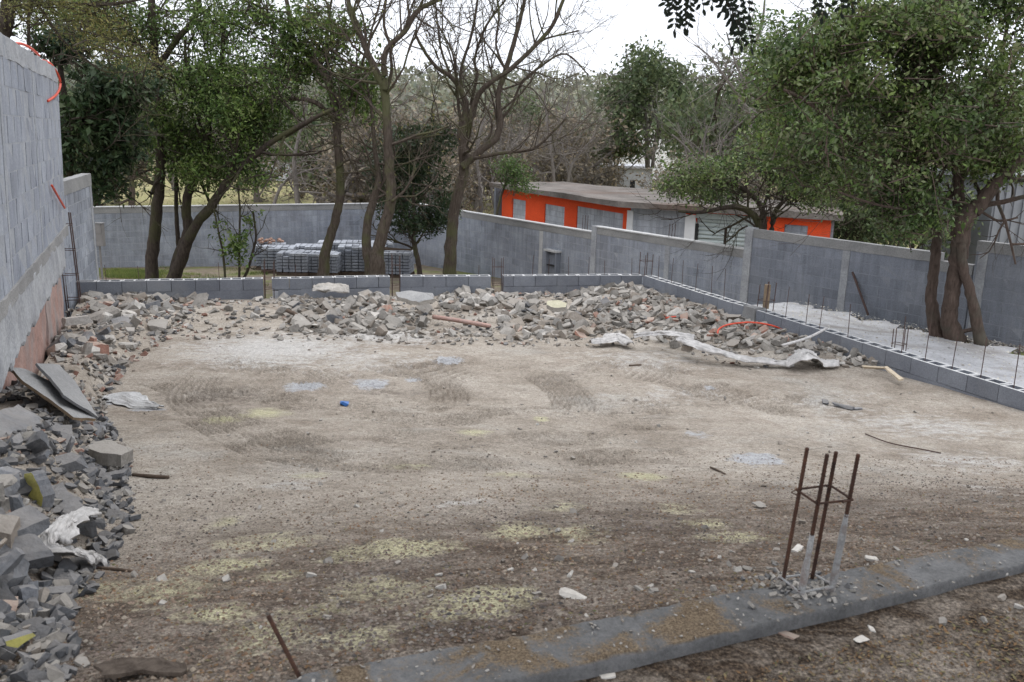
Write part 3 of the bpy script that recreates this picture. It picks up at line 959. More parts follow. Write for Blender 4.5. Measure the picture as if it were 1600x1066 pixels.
gp = [s_back(616), s_back(776), s_back(417)]
footing('back_footing', backpts, [(gp[0][0], .09), (gp[1][0], .11), (gp[2][0], .07)], 'low wall of new hollow blocks across the back of the yard')
g2 = (onz(1151, 482, 3.5) - PC).length
g3 = (onz(1385, 548, 3.5) - PC).length
root_r = footing('right_footing', [PC + dR * .02, PR2], [(g2, .16)], 'low block wall running along the right side of the yard', 1)
# cast stub in the gap
b = MB(); c = PC + dR * g2 + Vector((-dR.y, dR.x, 0)) * .1
rough_box(b, (0, 0, 0), (.30, .2, .62), .08, .018, 4); o = b.build('cast_stub', MAT['beam'], root_r)
o.location = (c.x - root_r.location.x, c.y - root_r.location.y, 3.2); o.rotation_euler = (0, 0, math.atan2(dR.y, dR.x))


# ------------------------------------------------------------------ steel
def cage(base, h, w=.15, lean=(0, 0), rot=0, r=.006, ties=2, label='', mat='rust_far', group=None, coat=None, name='rebar_cage', n_=6, dz=(), cs=None):
    root = empty(name, base, label, 'rebar', group, rot)
    cs = cs or [(-w / 2, -w / 2), (w / 2, -w / 2), (w / 2, w / 2), (-w / 2, w / 2)]
    for i, (x, y) in enumerate(cs):
        hh = h + (dz[i] if dz else random.uniform(-.03, .03))
        b = MB()
        pts = [(x + lean[0] * t * hh, y + lean[1] * t * hh, -.05 + t * (hh + .05)) for t in np.linspace(0, 1, 7)]
        if n_ > 6:    # ribbed bar
            P = []; Rr = []
            for t in np.linspace(0, 1, 90):
                P.append((x + lean[0] * t * hh, y + lean[1] * t * hh, -.05 + t * (hh + .05))); Rr.append(r * (1.12 if len(P) % 2 else .94))
            b.tube(P, Rr, 8)
        else: b.tube(pts, r, 5)
        o = b.build('bar', MAT[mat], root, n_ > 6)
        if coat and i in coat:
            cb = MB(); lo, hi = coat[i]
            cb.tube([(x + lean[0] * t * hh, y + lean[1] * t * hh, -.05 + t * (hh + .05)) for t in np.linspace(lo, hi, 8)], [r * (1.25 + .9 * random.random()) * (1 if q_ < 7 else .8) for q_ in range(8)], 7)
            cb.build('cement_crust', MAT['rust_cem'], o, True)
    for k in range(ties):
        z = h * ((k + .6) / (ties + .1)) if n_ <= 6 else (h * .06 if k == 0 else h * .70)
        off = (lean[0] * z, lean[1] * z)
        e = r * 1.2
        P = [(x * (1 + e / w * 2) + off[0], y * (1 + e / w * 2) + off[1], z + .012 * random.uniform(-1, 1)) for x, y in cs + cs[:1]]
        b = MB()
        for p, q in zip(P[:-1], P[1:]): b.tube([p, q], r * .62, 5)
        if n_ > 6: b.tube([P[2], (P[2][0] - .045, P[2][1] - .03, P[2][2] + .004)], r * .6, 5); b.tube([P[0], (P[0][0] - .012, P[0][1] + .008, P[0][2] - .015), (P[0][0] + .004, P[0][1], P[0][2] - .02)], r * .35, 5)
        b.build('stirrup', MAT['rust_cem'] if (coat and k == 0) else MAT[mat], root)
        if n_ > 6:
            for x, y in cs:
                tb = MB(); cx, cy = x + off[0], y + off[1]
                tb.tube([(cx + 1.25 * r * math.cos(a), cy + 1.25 * r * math.sin(a), z + .004 * math.sin(2 * a)) for a in np.linspace(0, 5.5, 12)], r * .25, 4)
                tb.build('tie_wire', MAT[mat], root)
    return root


# foreground cage on the beam
SLZ = 4.50
rb = [onz(1221, 912, SLZ), onz(1249, 932, SLZ), onz(1267, 905, SLZ), onz(1297, 925, SLZ)]
cc_ = sum(rb, Vector()) / 4
hh_ = .40
for hh_ in np.linspace(.2, .6, 81):
    if project(rb[0] + Vector((.075 * hh_, 0, hh_)))[1] < 697: break
cage((cc_.x, cc_.y, SLZ - .01), float(hh_), .125, (.075, 0), 0, .0068, 2, 'rusty four bar steel cage standing on the near concrete beam', 'rust', None, {1: (.02, .5), 2: (.02, .62)}, 'rebar_cage', 8, (0, .01, .0, -.025),
     [(p.x - cc_.x, p.y - cc_.y) for p in (rb[0], rb[1], rb[3], rb[2])])

# cages along the footings
def back_cage(px, h, label, w=.14, lean=(0, 0)):
    s, p = s_back(px)
    return cage((p.x, p.y + .1, 3.12), h, w, lean, .2, .0065, 2, label)


back_cage(417, .68, 'leaning pair of thin rusty bars at the left part of the back footing', .16, (.02, 0))
back_cage(616, .75, 'rusty bar cage in the gap behind the flat grey slab')
back_cage(776, .70, 'rusty bar cage in the gap at the middle of the back footing', .17)
cage((PC.x + .06, PC.y + .08, 3.3), .60, .17, (.02, 0), .5, .0075, 2, 'rusty bar cage at the corner of the footings')
c = PC + dR * g2
ct = cage((c.x + .28, c.y + .12, 3.3), .56, .17, (.05, 0), .5, .0075, 1, 'rusty bar cage holding a narrow wooden form on the right footing')
c3 = PC + dR * g3
ct3 = cage((c3.x + .25, c3.y + .25, 3.3), .42, .14, (.14, .05), .9, .0065, 1, 'short bent bar cage with a wood scrap on the white gravel')
b = MB(); b.box((0, 0, .24), (.075, .09, .38)); o = b.build('wooden_form', MAT['wood'], None); o.location = (c.x + .30, c.y + .14, 3.42)
b.n and tag(o, 'narrow brown wooden form board standing inside the bar cage', 'board')
b = MB(); b.box((0, 0, .05), (.09, .07, .11)); o = b.build('wood_scrap', MAT['terracotta'], None); o.location = (c3.x + .24, c3.y + .22, 3.28)
tag(o, 'small reddish wood block stuck in the bent bar cage', 'wood block')
# ladder-like cage against the rear left wall
bx = atY(113, 440, 13.2)
lc = cage((bx.x + .0, bx.y, 3.15), 1.58, .19, (-.03, .0), R(20), .010, 4, 'tall rusty bar cage leaning against the rear left wall')
# single rods rising from the footing cells
rods = []
for px in (163, 213, 336, 458, 743): rods.append((s_back(px)[1], random.uniform(.18, .3)))
for px in (826, 857, 887, 915, 943, 983): rods.append((s_back(px)[1], random.uniform(.26, .42)))
for k, px in enumerate((1035, 1055, 1073, 1094, 1118, 1139, 1205, 1235, 1268, 1290, 1334, 1421, 1456, 1500, 1545, 1597)):
    t0 = 0; e0 = 1e9
    for t in np.linspace(.1, 8.5, 300):
        e = abs(project(PC + dR * t + Vector((-dR.y, dR.x, 0)) * .1)[0] - px)
        if e < e0: e0, t0 = e, t
    rods.append((PC + dR * t0, random.uniform(.42, .5)))
rodlab = 'thin rusty rod standing in a cell of the low block footing'
for i, (p, h) in enumerate(rods):
    b = MB()
    lx, ly = random.uniform(-.05, .05), random.uniform(-.03, .03)
    b.tube([(0, 0, -.15), (lx * h * .5, ly * h * .5, h * .5), (lx * h, ly * h, h)], .0052, 5)
    o = b.build('rebar_rod', MAT['rust_far'], None)
    o.location = (p.x + .03, p.y + .10, 3.5)
    ordn = ['first', 'second', 'third', 'fourth', 'fifth', 'sixth', 'seventh', 'eighth', 'ninth', 'tenth', 'eleventh', 'twelfth', 'thirteenth', 'fourteenth', 'fifteenth', 'sixteenth']
    k_ = i if i < 5 else i - 5 if i < 11 else i - 11
    tag(o, ordn[k_] + ' rusty rod ' + ['from the left end of the back footing', 'along the back footing right of its middle gap', 'along the right footing counted from the corner cage'][0 if i < 5 else 1 if i < 11 else 2], 'rebar rod', 'rebar rods standing in the footing')
# near rod, bottom of the picture
a = onz(470, 1062, 4.47); c = a + Vector((0, 0, .0))
tp = atY(419, 962, a.y + .04)
b = MB(); P = [Vector(a).lerp(tp, t) for t in np.linspace(-.15, 1, 50)]
b.tube([tuple(p - a) for p in P], [.0065 * (1.12 if i % 2 else .95) for i in range(50)], 8)
o = b.build('rebar_rod', MAT['rust'], None, True); o.location = a
tag(o, 'single rusty ribbed rod leaning at the bottom edge by the beam', 'rebar rod')
# rods behind the boundary wall tops
for px, py, hh in ((910, 350, .42), (1046, 352, .34), (165, 322, .3), (205, 321, .28)):
    pw = pwall_at(px, py) if px > 700 else atY(px, py, 27.4)
    if px > 700:
        zt_ = seg2[2] if px > 931 else CZ + ray(715, 329)[2] * (pwall_at(715, 329).y / ray(715, 329)[1])
    else: zt_ = zt
    root = empty('rebar_rods', (pw.x, pw.y, zt_), {910: 'three thin rods on the wall top before the third infilled window', 1046: 'three thin rods on the wall top left of the roller shutter', 165: 'two thin rods on the back wall top at its far left', 205: 'pair of short rods on the back wall top near the twin trunks'}[px], 'rebar')
    for k in range(3 if px > 700 else 2):
        b = MB(); b.tube([(.07 * k, 0, -.05), (.07 * k + .01, 0, hh)], .008, 5); b.build('rod', MAT['rust_far'], root)

# ------------------------------------------------------------------ near concrete beam
def near_beam():
    back = [(300, 1082), (800, 993), (1215, 910), (1800, 797)]
    front = [(560, 1115), (1012, 1016), (1260, 960), (1790, 838)]
    def dense(pts, n):
        P = [onz(x, y, SLZ) for x, y in pts]
        d = [0]
        for a, b_ in zip(P[:-1], P[1:]): d.append(d[-1] + (b_ - a).length)
        s = np.linspace(0, d[-1], n)
        return np.stack([np.interp(s, d, [p[i] for p in P]) for i in range(3)], 1)
    n, m = 520, 46
    A, B = dense(back, n), dense(front, n)
    vs = np.zeros((n, m + 4, 3))
    for j in range(m):
        t = j / (m - 1)
        vs[:, j + 2] = A * (1 - t) + B * t
    X, Y = vs[:, 2:-2, 0], vs[:, 2:-2, 1]
    t = np.linspace(0, 1, m)[None, :]
    rough = .007 * (fbm(X, Y, 6, 4, 41) - .5) + .009 * (fbm(X, Y, 25, 3, 42) - .5)
    dip = -.012 * (fbm(X, Y, 2.6, 3, 43) > .5) * np.sin(PI * t)
    chip = np.clip(fbm(X, Y, 11, 4, 47) - .52, 0, 1) * 4
    edge = -.012 * (np.clip(1 - t * 30, 0, 1) ** 2 + np.clip(1 - (1 - t) * 30, 0, 1) ** 2) - .03 * chip * (np.clip(1 - t * 9, 0, 1) ** 2 + np.clip(1 - (1 - t) * 9, 0, 1) ** 2)
    cg = np.hypot(X - cc_.x, Y - cc_.y)
    lump = (.022 * (fbm(X, Y, 14, 3, 44) - .35)) * (1 - sm(cg, .13, .24))
    jt = onz(1000, 975, SLZ)
    crack = -.008 * np.exp(-((X - jt.x + (Y - jt.y) * .25 + .03 * (fbm(X, Y, 12, 3, 48) - .5)) / .010) ** 2)
    vs[:, 2:-2, 2] += rough + dip * .6 + edge + lump + crack
    wob = .008 * (fbm(A[:, 0], A[:, 1], 9, 3, 45) - .5)
    vs[:, 1] = vs[:, 2] + np.array([0, .004, -.03]); vs[:, 0] = vs[:, 2] + np.array([0, .01, -.22])
    vs[:, -2] = vs[:, -3] + np.stack([wob, -.004 + wob, np.full(n, -.04)], 1); vs[:, -1] = vs[:, -3] + np.array([0, .006, -.26])
    idx = np.arange(n * (m + 4)).reshape(n, m + 4)
    q = np.stack([idx[:-1, :-1], idx[:-1, 1:], idx[1:, 1:], idx[1:, :-1]], -1).reshape(-1, 4)[:, ::-1]
    mt, nn, l, bs = nt('near_beam_concrete')
    g = node(nn, 'NewGeometry').outputs['Position']
    a1 = noise_n(nn, l, g, 5, 7, .65); a2 = noise_n(nn, l, g, 60, 5, .75); a3 = noise_n(nn, l, g, 3.4, 4, .6, .5); a4 = noise_n(nn, l, g, 130, 3, .8)
    col = ramp(nn, l, a1, [(.3, (.115, .115, .115)), (.7, (.205, .205, .205))])
    soil = ramp(nn, l, a4, [(.35, (.07, .045, .028)), (.5, (.16, .115, .07)), (.65, (.27, .21, .14))])
    sx = node(nn, 'SeparateXYZ'); nrm = node(nn, 'NewGeometry').outputs['Normal']; l.new(nrm, sx.inputs[0])
    mk = mth(nn, l, 'MULTIPLY', rampf(nn, l, mth(nn, l, 'ADD', a3, mth(nn, l, 'MULTIPLY', mth(nn, l, 'SUBTRACT', a2, .5), .35)), .455, .56), rampf(nn, l, sx.outputs[2], .5, .85))
    col = mixc(nn, l, mth(nn, l, 'MULTIPLY', mk, .9), col, soil)
    col = mixc(nn, l, 1., col, ramp(nn, l, a2, [(.3, (.7, .7, .7)), (.6, (1.1, 1.1, 1.1))]), 'MULTIPLY')
    l.new(col, bs.inputs['Base Color']); bs.inputs['Roughness'].default_value = .95; bs.inputs['Specular IOR Level'].default_value = .15
    bump(nn, l, bs, mth(nn, l, 'ADD', a2, a4), .8, .008)
    o = fast_mesh('concrete_beam', vs.reshape(-1, 3), q, mt, None, True)
    tag(o, 'rough grey concrete beam with soil patches crossing the near corner', 'concrete beam')


near_beam()
#PART2

# ------------------------------------------------------------------ orange building
RZ = 4.15
f0, f1, f2 = onz(768, 283, RZ), onz(982, 314, RZ), onz(1300, 334, RZ)
b0, b2 = onz(880, 284.5, RZ), onz(1296, 321, RZ)
root_b = empty('orange_building', (f1.x, f1.y, 1.2), 'flat roofed orange and grey building with blocked up windows', 'building')
B_INV = Vector((f1.x, f1.y, 1.2))


def facade(p0, p1, mat, z1=RZ - .16, thick=.2):
    d = p1 - p0; d.z = 0
    ang = math.atan2(d.y, d.x)
    h = z1 - 1.2
    o = bpy.data.objects.new('wall', None)
    return ang, d.length


def facade_wall(nm, p0, p1, mat, openings, infill='block_old', z1=RZ - .17):
    """facade with real openings; openings (px left, px right, py sill or None, py top)"""
    d = p1 - p0; d.z = 0; L = d.length; ang = math.atan2(d.y, d.x); dn = d / L
    rt = bpy.data.objects.new(nm + '_part', None)
    def sx(px):
        r = ray(px, 330); nx, ny = dn.y, -dn.x
        t = (p0.x * nx + p0.y * ny) / (r[0] * nx + r[1] * ny)
        return (Vector((r[0] * t, r[1] * t, 0)) - Vector((p0.x, p0.y, 0))).dot(dn)
    def zz(px, py):
        r = ray(px, py); nx, ny = dn.y, -dn.x
        t = (p0.x * nx + p0.y * ny) / (r[0] * nx + r[1] * ny)
        return CZ + r[2] * t
    ops = []
    for a, b_, top in openings:
        ops.append((max(.05, sx(a)), min(L - .05, sx(b_)), zz((a + b_) / 2, top)))
    mb = MB(); x = 0; H0 = 1.2
    for a, b_, tz in ops:
        if a - x > .02: mb.box(((x + a) / 2, .1, (H0 + z1) / 2), (a - x, .2, z1 - H0))
        mb.box(((a + b_) / 2, .1, (tz + z1) / 2), (b_ - a, .2, z1 - tz))
        mb.box(((a + b_) / 2, .1, (H0 + 1.8) / 2), (b_ - a, .2, 1.8 - H0))
        x = b_
    if L - x > .02: mb.box(((x + L) / 2, .1, (H0 + z1) / 2), (L - x, .2, z1 - H0))
    o = mb.build('wall', mat, root_b)
    o.location = (p0.x - B_INV.x, p0.y - B_INV.y, -B_INV.z); o.rotation_euler = (0, 0, ang)
    M = Matrix.Translation(o.location) @ Matrix.Rotation(ang, 4, 'Z')
    return ops, M, L, ang


def infill_blocks(ops, M, ang, kind, y=.11, parent=None, thick=.15):
    for a, b_, tz in ops:
        fr = MB(); fr.box(((a + b_) / 2, y, (1.8 + tz) / 2), (b_ - a - .004, thick - .02, tz - 1.8 - .004))
        o = fr.build('infill', MAT['mortar'], root_b); o.matrix_local = M
        n = max(1, round((b_ - a) / .4)); w = (b_ - a) / n; r = 0; z = tz - .2
        while z > 2.2:
            xs = [a + i * w for i in range(n + 1)] if r % 2 else [a] + [a + (i + .5) * w for i in range(n)] + [b_]
            for u, v in zip(xs[:-1], xs[1:]):
                c = M @ Vector(((u + v) / 2, y, z + .1))
                piece('block', random.choice(BLK[kind]), c, (v - u - .02, thick, .182), (0, 0, ang), o).matrix_parent_inverse = M.inverted()
            z -= .2; r += 1


opsA, MA, LA, angA = facade_wall('front', onz(785, 286, RZ), f1, MAT['orange'], [(800.5, 821, 312), (851, 882, 321), (901, 974, 328)])
infill_blocks(opsA, MA, angA, 'block_pale')
# part B: grey block bay, white columns, shutter, orange end
opsB, MB_, LB, angB = facade_wall('side', f1, f2, MAT['orange'], [(985, 1072, 325), (1088, 1196, 336), (1228, 1265, 352)])
infill_blocks([opsB[0]], MB_, angB, 'block_pale', y=.09)
infill_blocks([opsB[2]], MB_, angB, 'block_old', y=.11)
a, b_, tz = opsB[1]
sh = bpy.data.objects.new('roller_shutter', None); link(sh, root_b); sh.matrix_local = MB_
mb = MB(); mb.box(((a + b_) / 2, .16, (1.2 + tz) / 2), (b_ - a, .02, tz - 1.2)); mb.build('curtain', MAT['shutter'], sh)
z = tz - .22; k = 0
while z > 1.3:
    mb = MB(); mb.tube([(a + .06, .146, z), (b_ - .02, .146, z)], .064, 10); o = mb.build('slat', MAT['shutter'], sh); o.scale = (1, 1, 1)
    z -= .125
mb = MB(); mb.box(((a + b_) / 2, .07, tz - .08), (b_ - a - .02, .16, .16)); mb.build('shutter_box', MAT['shutter'], sh)
for xx, w_ in ((.09, .20), ((opsB[0][1] + a) / 2, max(.1, a - opsB[0][1] + .0))):
    mb = MB(); rough_box(mb, (xx, .09, 2.55), (w_, .24, 2.62), .3, .006, 3); o = mb.build('column', MAT['white'], root_b); o.matrix_local = MB_
mb = MB(); mb.box((a + .04, .06, 2.4), (.07, .13, 2.4)); o = mb.build('shutter_guide', MAT['dark'], root_b); o.matrix_local = MB_
# roof slab with overhang, uneven top
bm = bmesh.new()
outl = [onz(764, 285.5, RZ), f1 + Vector((-.35, -.45, 0)), f2 + Vector((.2, -.35, 0)), b2 + Vector((.3, 0, 0)), b0]
vs = [bm.verts.new((p.x - B_INV.x, p.y - B_INV.y, RZ - .0 - B_INV.z)) for p in outl]
bm.faces.new(vs)
bmesh.ops.triangulate(bm, faces=bm.faces); bmesh.ops.subdivide_edges(bm, edges=bm.edges, cuts=24, use_grid_fill=True)
for v in bm.verts:
    v.co.z += .03 * noise.noise(v.co * .6) + .012 * noise.noise(v.co * 3)
ext = bmesh.ops.extrude_face_region(bm, geom=bm.faces[:])
for v in [g for g in ext['geom'] if isinstance(g, bmesh.types.BMVert)]: v.co.z = RZ - .17 - B_INV.z
bmesh.ops.recalc_face_normals(bm, faces=bm.faces)
me = bpy.data.meshes.new('roof'); bm.to_mesh(me); bm.free(); me.materials.append(MAT['roof']); link(bpy.data.objects.new('roof', me), root_b)
# side and back walls under the roof so it is closed from elsewhere
mb = MB()
for p, q in ((onz(768, 284.5, RZ), b0), (b0, b2), (b2, f2)):
    p = p.lerp(q, .03); c = (p + q) / 2; d = q - p
    mb.box((c.x - B_INV.x, c.y - B_INV.y, (RZ - .2 - 1.2) / 2), (d.length * .96, .18, RZ - .2 - 1.2 - .02), Matrix.Rotation(math.atan2(d.y, d.x), 3, 'Z'))
mb.build('rear_wall', MAT['block'], root_b)

# buildings in the distance
def far_box(name, px0, px1, ytop, Y, zb, depth, mat, label, roofmat=None, slats=False, rz=0):
    p0, p1 = atY(px0, ytop, Y), atY(px1, ytop, Y)
    root = empty(name, ((p0.x + p1.x) / 2, Y + depth / 2, zb), label, 'building')
    w = p1.x - p0.x; h = (p0.z + p1.z) / 2 - zb
    mb = MB(); rough_box(mb, (0, 0, h / 2), (w, depth, h), 3, .05, 1); mb.build('wall', mat, root)
    mb = MB(); mb.box((0, 0, h + .09), (w + .5, depth + .5, .16)); mb.build('roof', roofmat or mat, root)
    if slats:
        n = int(w / .25)
        for i in range(min(n, 60)):
            mb = MB(); mb.box((-w / 2 + (i + .5) * w / n, -depth / 2 - .03, h / 2), (w / n * .5, .05, h - .02)); mb.build('sheet_rib', mat, root)
    else:
        for i in range(3):
            mb = MB(); mb.box((-w / 2 + w * (.2 + .3 * i), -depth / 2 - .02, h * .55), (w * .05, .06, h * .25)); mb.build('window', MAT['dark'], root)
    return root


far_box('white_shed', 868, 1020, 262, 66, 1.2, 5, MAT['lightbox'], 'long low pale shed far behind the orange building roof')
far_box('metal_roof_shed', 965, 1075, 206, 92, 2.0, 8, MAT['white'], 'white roofed shed glimpsed under the round green tree')
far_box('pale_house', 395, 482, 248, 78, 1.4, 7, MAT['lightbox'], 'pale house across the field seen between left trunks', MAT['terracotta'])
far_box('pale_block_house', 660, 745, 252, 72, 1.3, 6, MAT['block_left'], 'grey house across the field behind the forked trees')
far_box('corrugated_shed', 1556, 1700, 283, 24, 2.0, 4, MAT['sheet'], 'corrugated metal shed at the right edge behind the leaves', None, True)

# ------------------------------------------------------------------ block packs on pallets
def pack(px, py, Y, w, dpt, rows, label, top=None, rz=0.):
    p = atY(px, py, Y); z0 = float(out_z(np.array(p.x), np.array(Y))) + .0
    root = empty('block_pack', (p.x, Y, z0), label, 'block pack', 'packs of grey blocks on pallets', rz)
    mb = MB()
    for i in range(5): mb.box((-w / 2 + w * (i + .5) / 5, 0, .13), (w / 5 * .75, dpt, .02))
    for i in range(3): mb.box((0, -dpt / 2 + .05 + (dpt - .1) * i / 2, .07), (w, .09, .10))
    mb.build('pallet', MAT['wood_dark'], root)
    bh = .095; nx = max(2, round(w / .2)); ny = max(2, round(dpt / .2))
    for r in range(rows):
        mb = MB()
        for i in range(nx):
            for j in range(ny):
                if 0 < i < nx - 1 and 0 < j < ny - 1 and r < rows - 1: continue
                if r == rows - 1 and random.random() < .08: continue
                bx_ = w / nx
                mb.box((-w / 2 + (i + .5) * bx_ + random.uniform(-.008, .008), -dpt / 2 + (j + .5) * dpt / ny + random.uniform(-.012, .012), .15 + (r + .5) * bh), (bx_ - .022, dpt / ny - .02, bh - .02), Matrix.Rotation(random.uniform(-.03, .03), 3, 'Z'))
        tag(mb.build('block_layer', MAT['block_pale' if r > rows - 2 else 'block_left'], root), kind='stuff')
    ztop = .15 + rows * bh
    if top == 'tiles':
        for k in range(14):
            mb = MB(); th0 = np.linspace(0, PI, 7)
            x0 = random.uniform(-w / 2 + .1, w / 2 - .1); y0 = random.uniform(-dpt / 2, dpt / 2 - .1)
            P = [(x0 + .07 * math.cos(t), y0, ztop + .05 + .05 * math.sin(t) + .03 * (k % 3)) for t in th0] + [(x0 + .06 * math.cos(t), y0 + .35, ztop + .05 + .045 * math.sin(t) + .03 * (k % 3)) for t in th0]
            mb.add(P, [(i, i + 1, i + 8, i + 7) for i in range(6)] + [tuple(range(7)), tuple(range(13, 6, -1))]); mb.build('roof_tile', MAT['terracotta'], root)
    if top == 'sticks':
        for k in range(9):
            mb = MB(); a_ = random.uniform(-.3, .3)
            mb.tube([(-w / 2 * math.cos(a_), -w / 2 * math.sin(a_) + random.uniform(-.2, .2), ztop + .02 + .02 * k / 3), (w / 2 * math.cos(a_), w / 2 * math.sin(a_), ztop + .04)], .016, 5); mb.build('stick', MAT['wood_dark'], root)
    return root


pack(425, 420, 28.2, .95, 1.0, 7, 'leftmost pack of grey blocks with terracotta tiles laid on top', 'tiles', .2)
pack(437, 420, 27.0, 1.0, 1.0, 7, 'pack of grey blocks just behind the front left pack', None, .15)
pack(461, 425, 26.0, .92, .9, 6, 'front left pack of grey blocks nearest the footing', None, .05)
pack(484, 420, 28.0, .95, .9, 7, 'pack of pale topped grey blocks behind the leaning slim trunk', None, .1)
pack(507, 425, 26.3, 1.0, .9, 6, 'pack of grey blocks right behind the slim leaning trunk', None, .0)
pack(551, 420, 27.0, .85, .9, 8, 'tall pack of dark grey blocks left of the forked trunk', None, .12)
pack(584, 420, 27.6, .8, .9, 8, 'pack of grey blocks hidden behind the forked trunk', None, .12)
pack(617, 425, 26.4, 1.08, .95, 7, 'pack of grey blocks with dark sticks on top right of the forked trunk', 'sticks', -.05)
pack(520, 400, 29.0, .95, .8, 8, 'left pack of the rear row of grey blocks', None, .12)
pack(556, 400, 29.2, .95, .8, 8, 'middle pack of the rear row of grey blocks', None, .12)
pack(593, 400, 29.4, .95, .8, 8, 'right pack of the rear row of grey blocks', None, .12)

# niche on the stepped wall
p = pwall_at(870, 410); d = ray(870, 410); zc = CZ + d[2] * (p.y / d[1])
root = empty('meter_niche', (p.x, p.y, zc), 'small block box with pale lintel on the right boundary wall', 'meter niche', None, math.atan2(PWd.y, PWd.x))
mb = MB()
for x_ in (-.24, .24): mb.box((x_, -.16, 0), (.06, .16, .62))
mb.box((0, -.10, -.05), (.42, .03, .52)); mb.build('box', MAT['block'], root)
mb = MB(); mb.box((0, -.16, .34), (.62, .2, .05)); mb.build('lintel', MAT['mortar_white'], root)
mb = MB(); mb.box((0, -.15, -.08), (.42, .10, .03)); mb.build('shelf', MAT['dark'], root)

# leaning pipe against the dark wall
a = pwall_at(1340, 490); c = pwall_at(1328, 425)
za = CZ + ray(1340, 492)[2] * ((a.y - .5) / ray(1340, 492)[1]); zb = CZ + ray(1328, 425)[2] * ((c.y - .1) / ray(1328, 425)[1])
mb = MB(); mb.tube([(0, 0, 0), tuple(Vector((c.x, c.y - .13, zb)) - Vector((a.x, a.y - .5, za)))], .022, 7); o = mb.build('pipe', MAT['rust_far'], None); o.location = (a.x, a.y - .5, za)
tag(o, 'dark pipe leaning on the white column of the tall dark wall', 'pipe')
# dead hook shaped branch and post before the shutter
p = pwall_at(1132, 370); p = p + Vector((.5, 1.0, 0)) * .6
q = atY(1132, 385, p.y)
mb = MB(); mb.tube([(0, 0, -.9), (0, 0, .42)], .035, 7); o = mb.build('stump_post', MAT['bark'], None); o.location = q
tag(o, 'thin dark stake standing before the roller shutter', 'stake')


# ------------------------------------------------------------------ trees
def catmull(P, k=5):
    P = np.asarray(P, float)
    if len(P) < 3: return np.array([P[0] + (P[1] - P[0]) * t for t in np.linspace(0, 1, k + 1)])
    out = []
    for i in range(len(P) - 1):
        p0, p1, p2, p3 = P[max(i - 1, 0)], P[i], P[i + 1], P[min(i + 2, len(P) - 1)]
        for t in np.linspace(0, 1, k, endpoint=False):
            out.append(.5 * ((2 * p1) + (-p0 + p2) * t + (2 * p0 - 5 * p1 + 4 * p2 - p3) * t * t + (-p0 + 3 * p1 - 3 * p2 + p3) * t ** 3))
    out.append(P[-1]); return np.array(out)


def leaf_arrays(cent, size, elong=2.0, flat=.0):
    """one diamond shaped folded leaf per centre"""
    n = len(cent)
    d = rng.normal(size=(n, 3)); d[:, 2] -= .25; d /= np.linalg.norm(d, axis=1)[:, None]
    u = rng.normal(size=(n, 3)); u[:, 2] *= .6; u -= (u * d).sum(1)[:, None] * d; u /= np.linalg.norm(u, axis=1)[:, None] + 1e-9
    s = (size * np.clip(rng.lognormal(-.05, .33, n), .4, 1.9))[:, None]
    w = s / elong
    v = np.stack([cent - d * s * .5, cent + u * w * .5 - d * s * .05, cent + d * s * .5, cent - u * w * .5 - d * s * .05], 1)
    return v.reshape(-1, 3), np.arange(4 * n).reshape(n, 4)


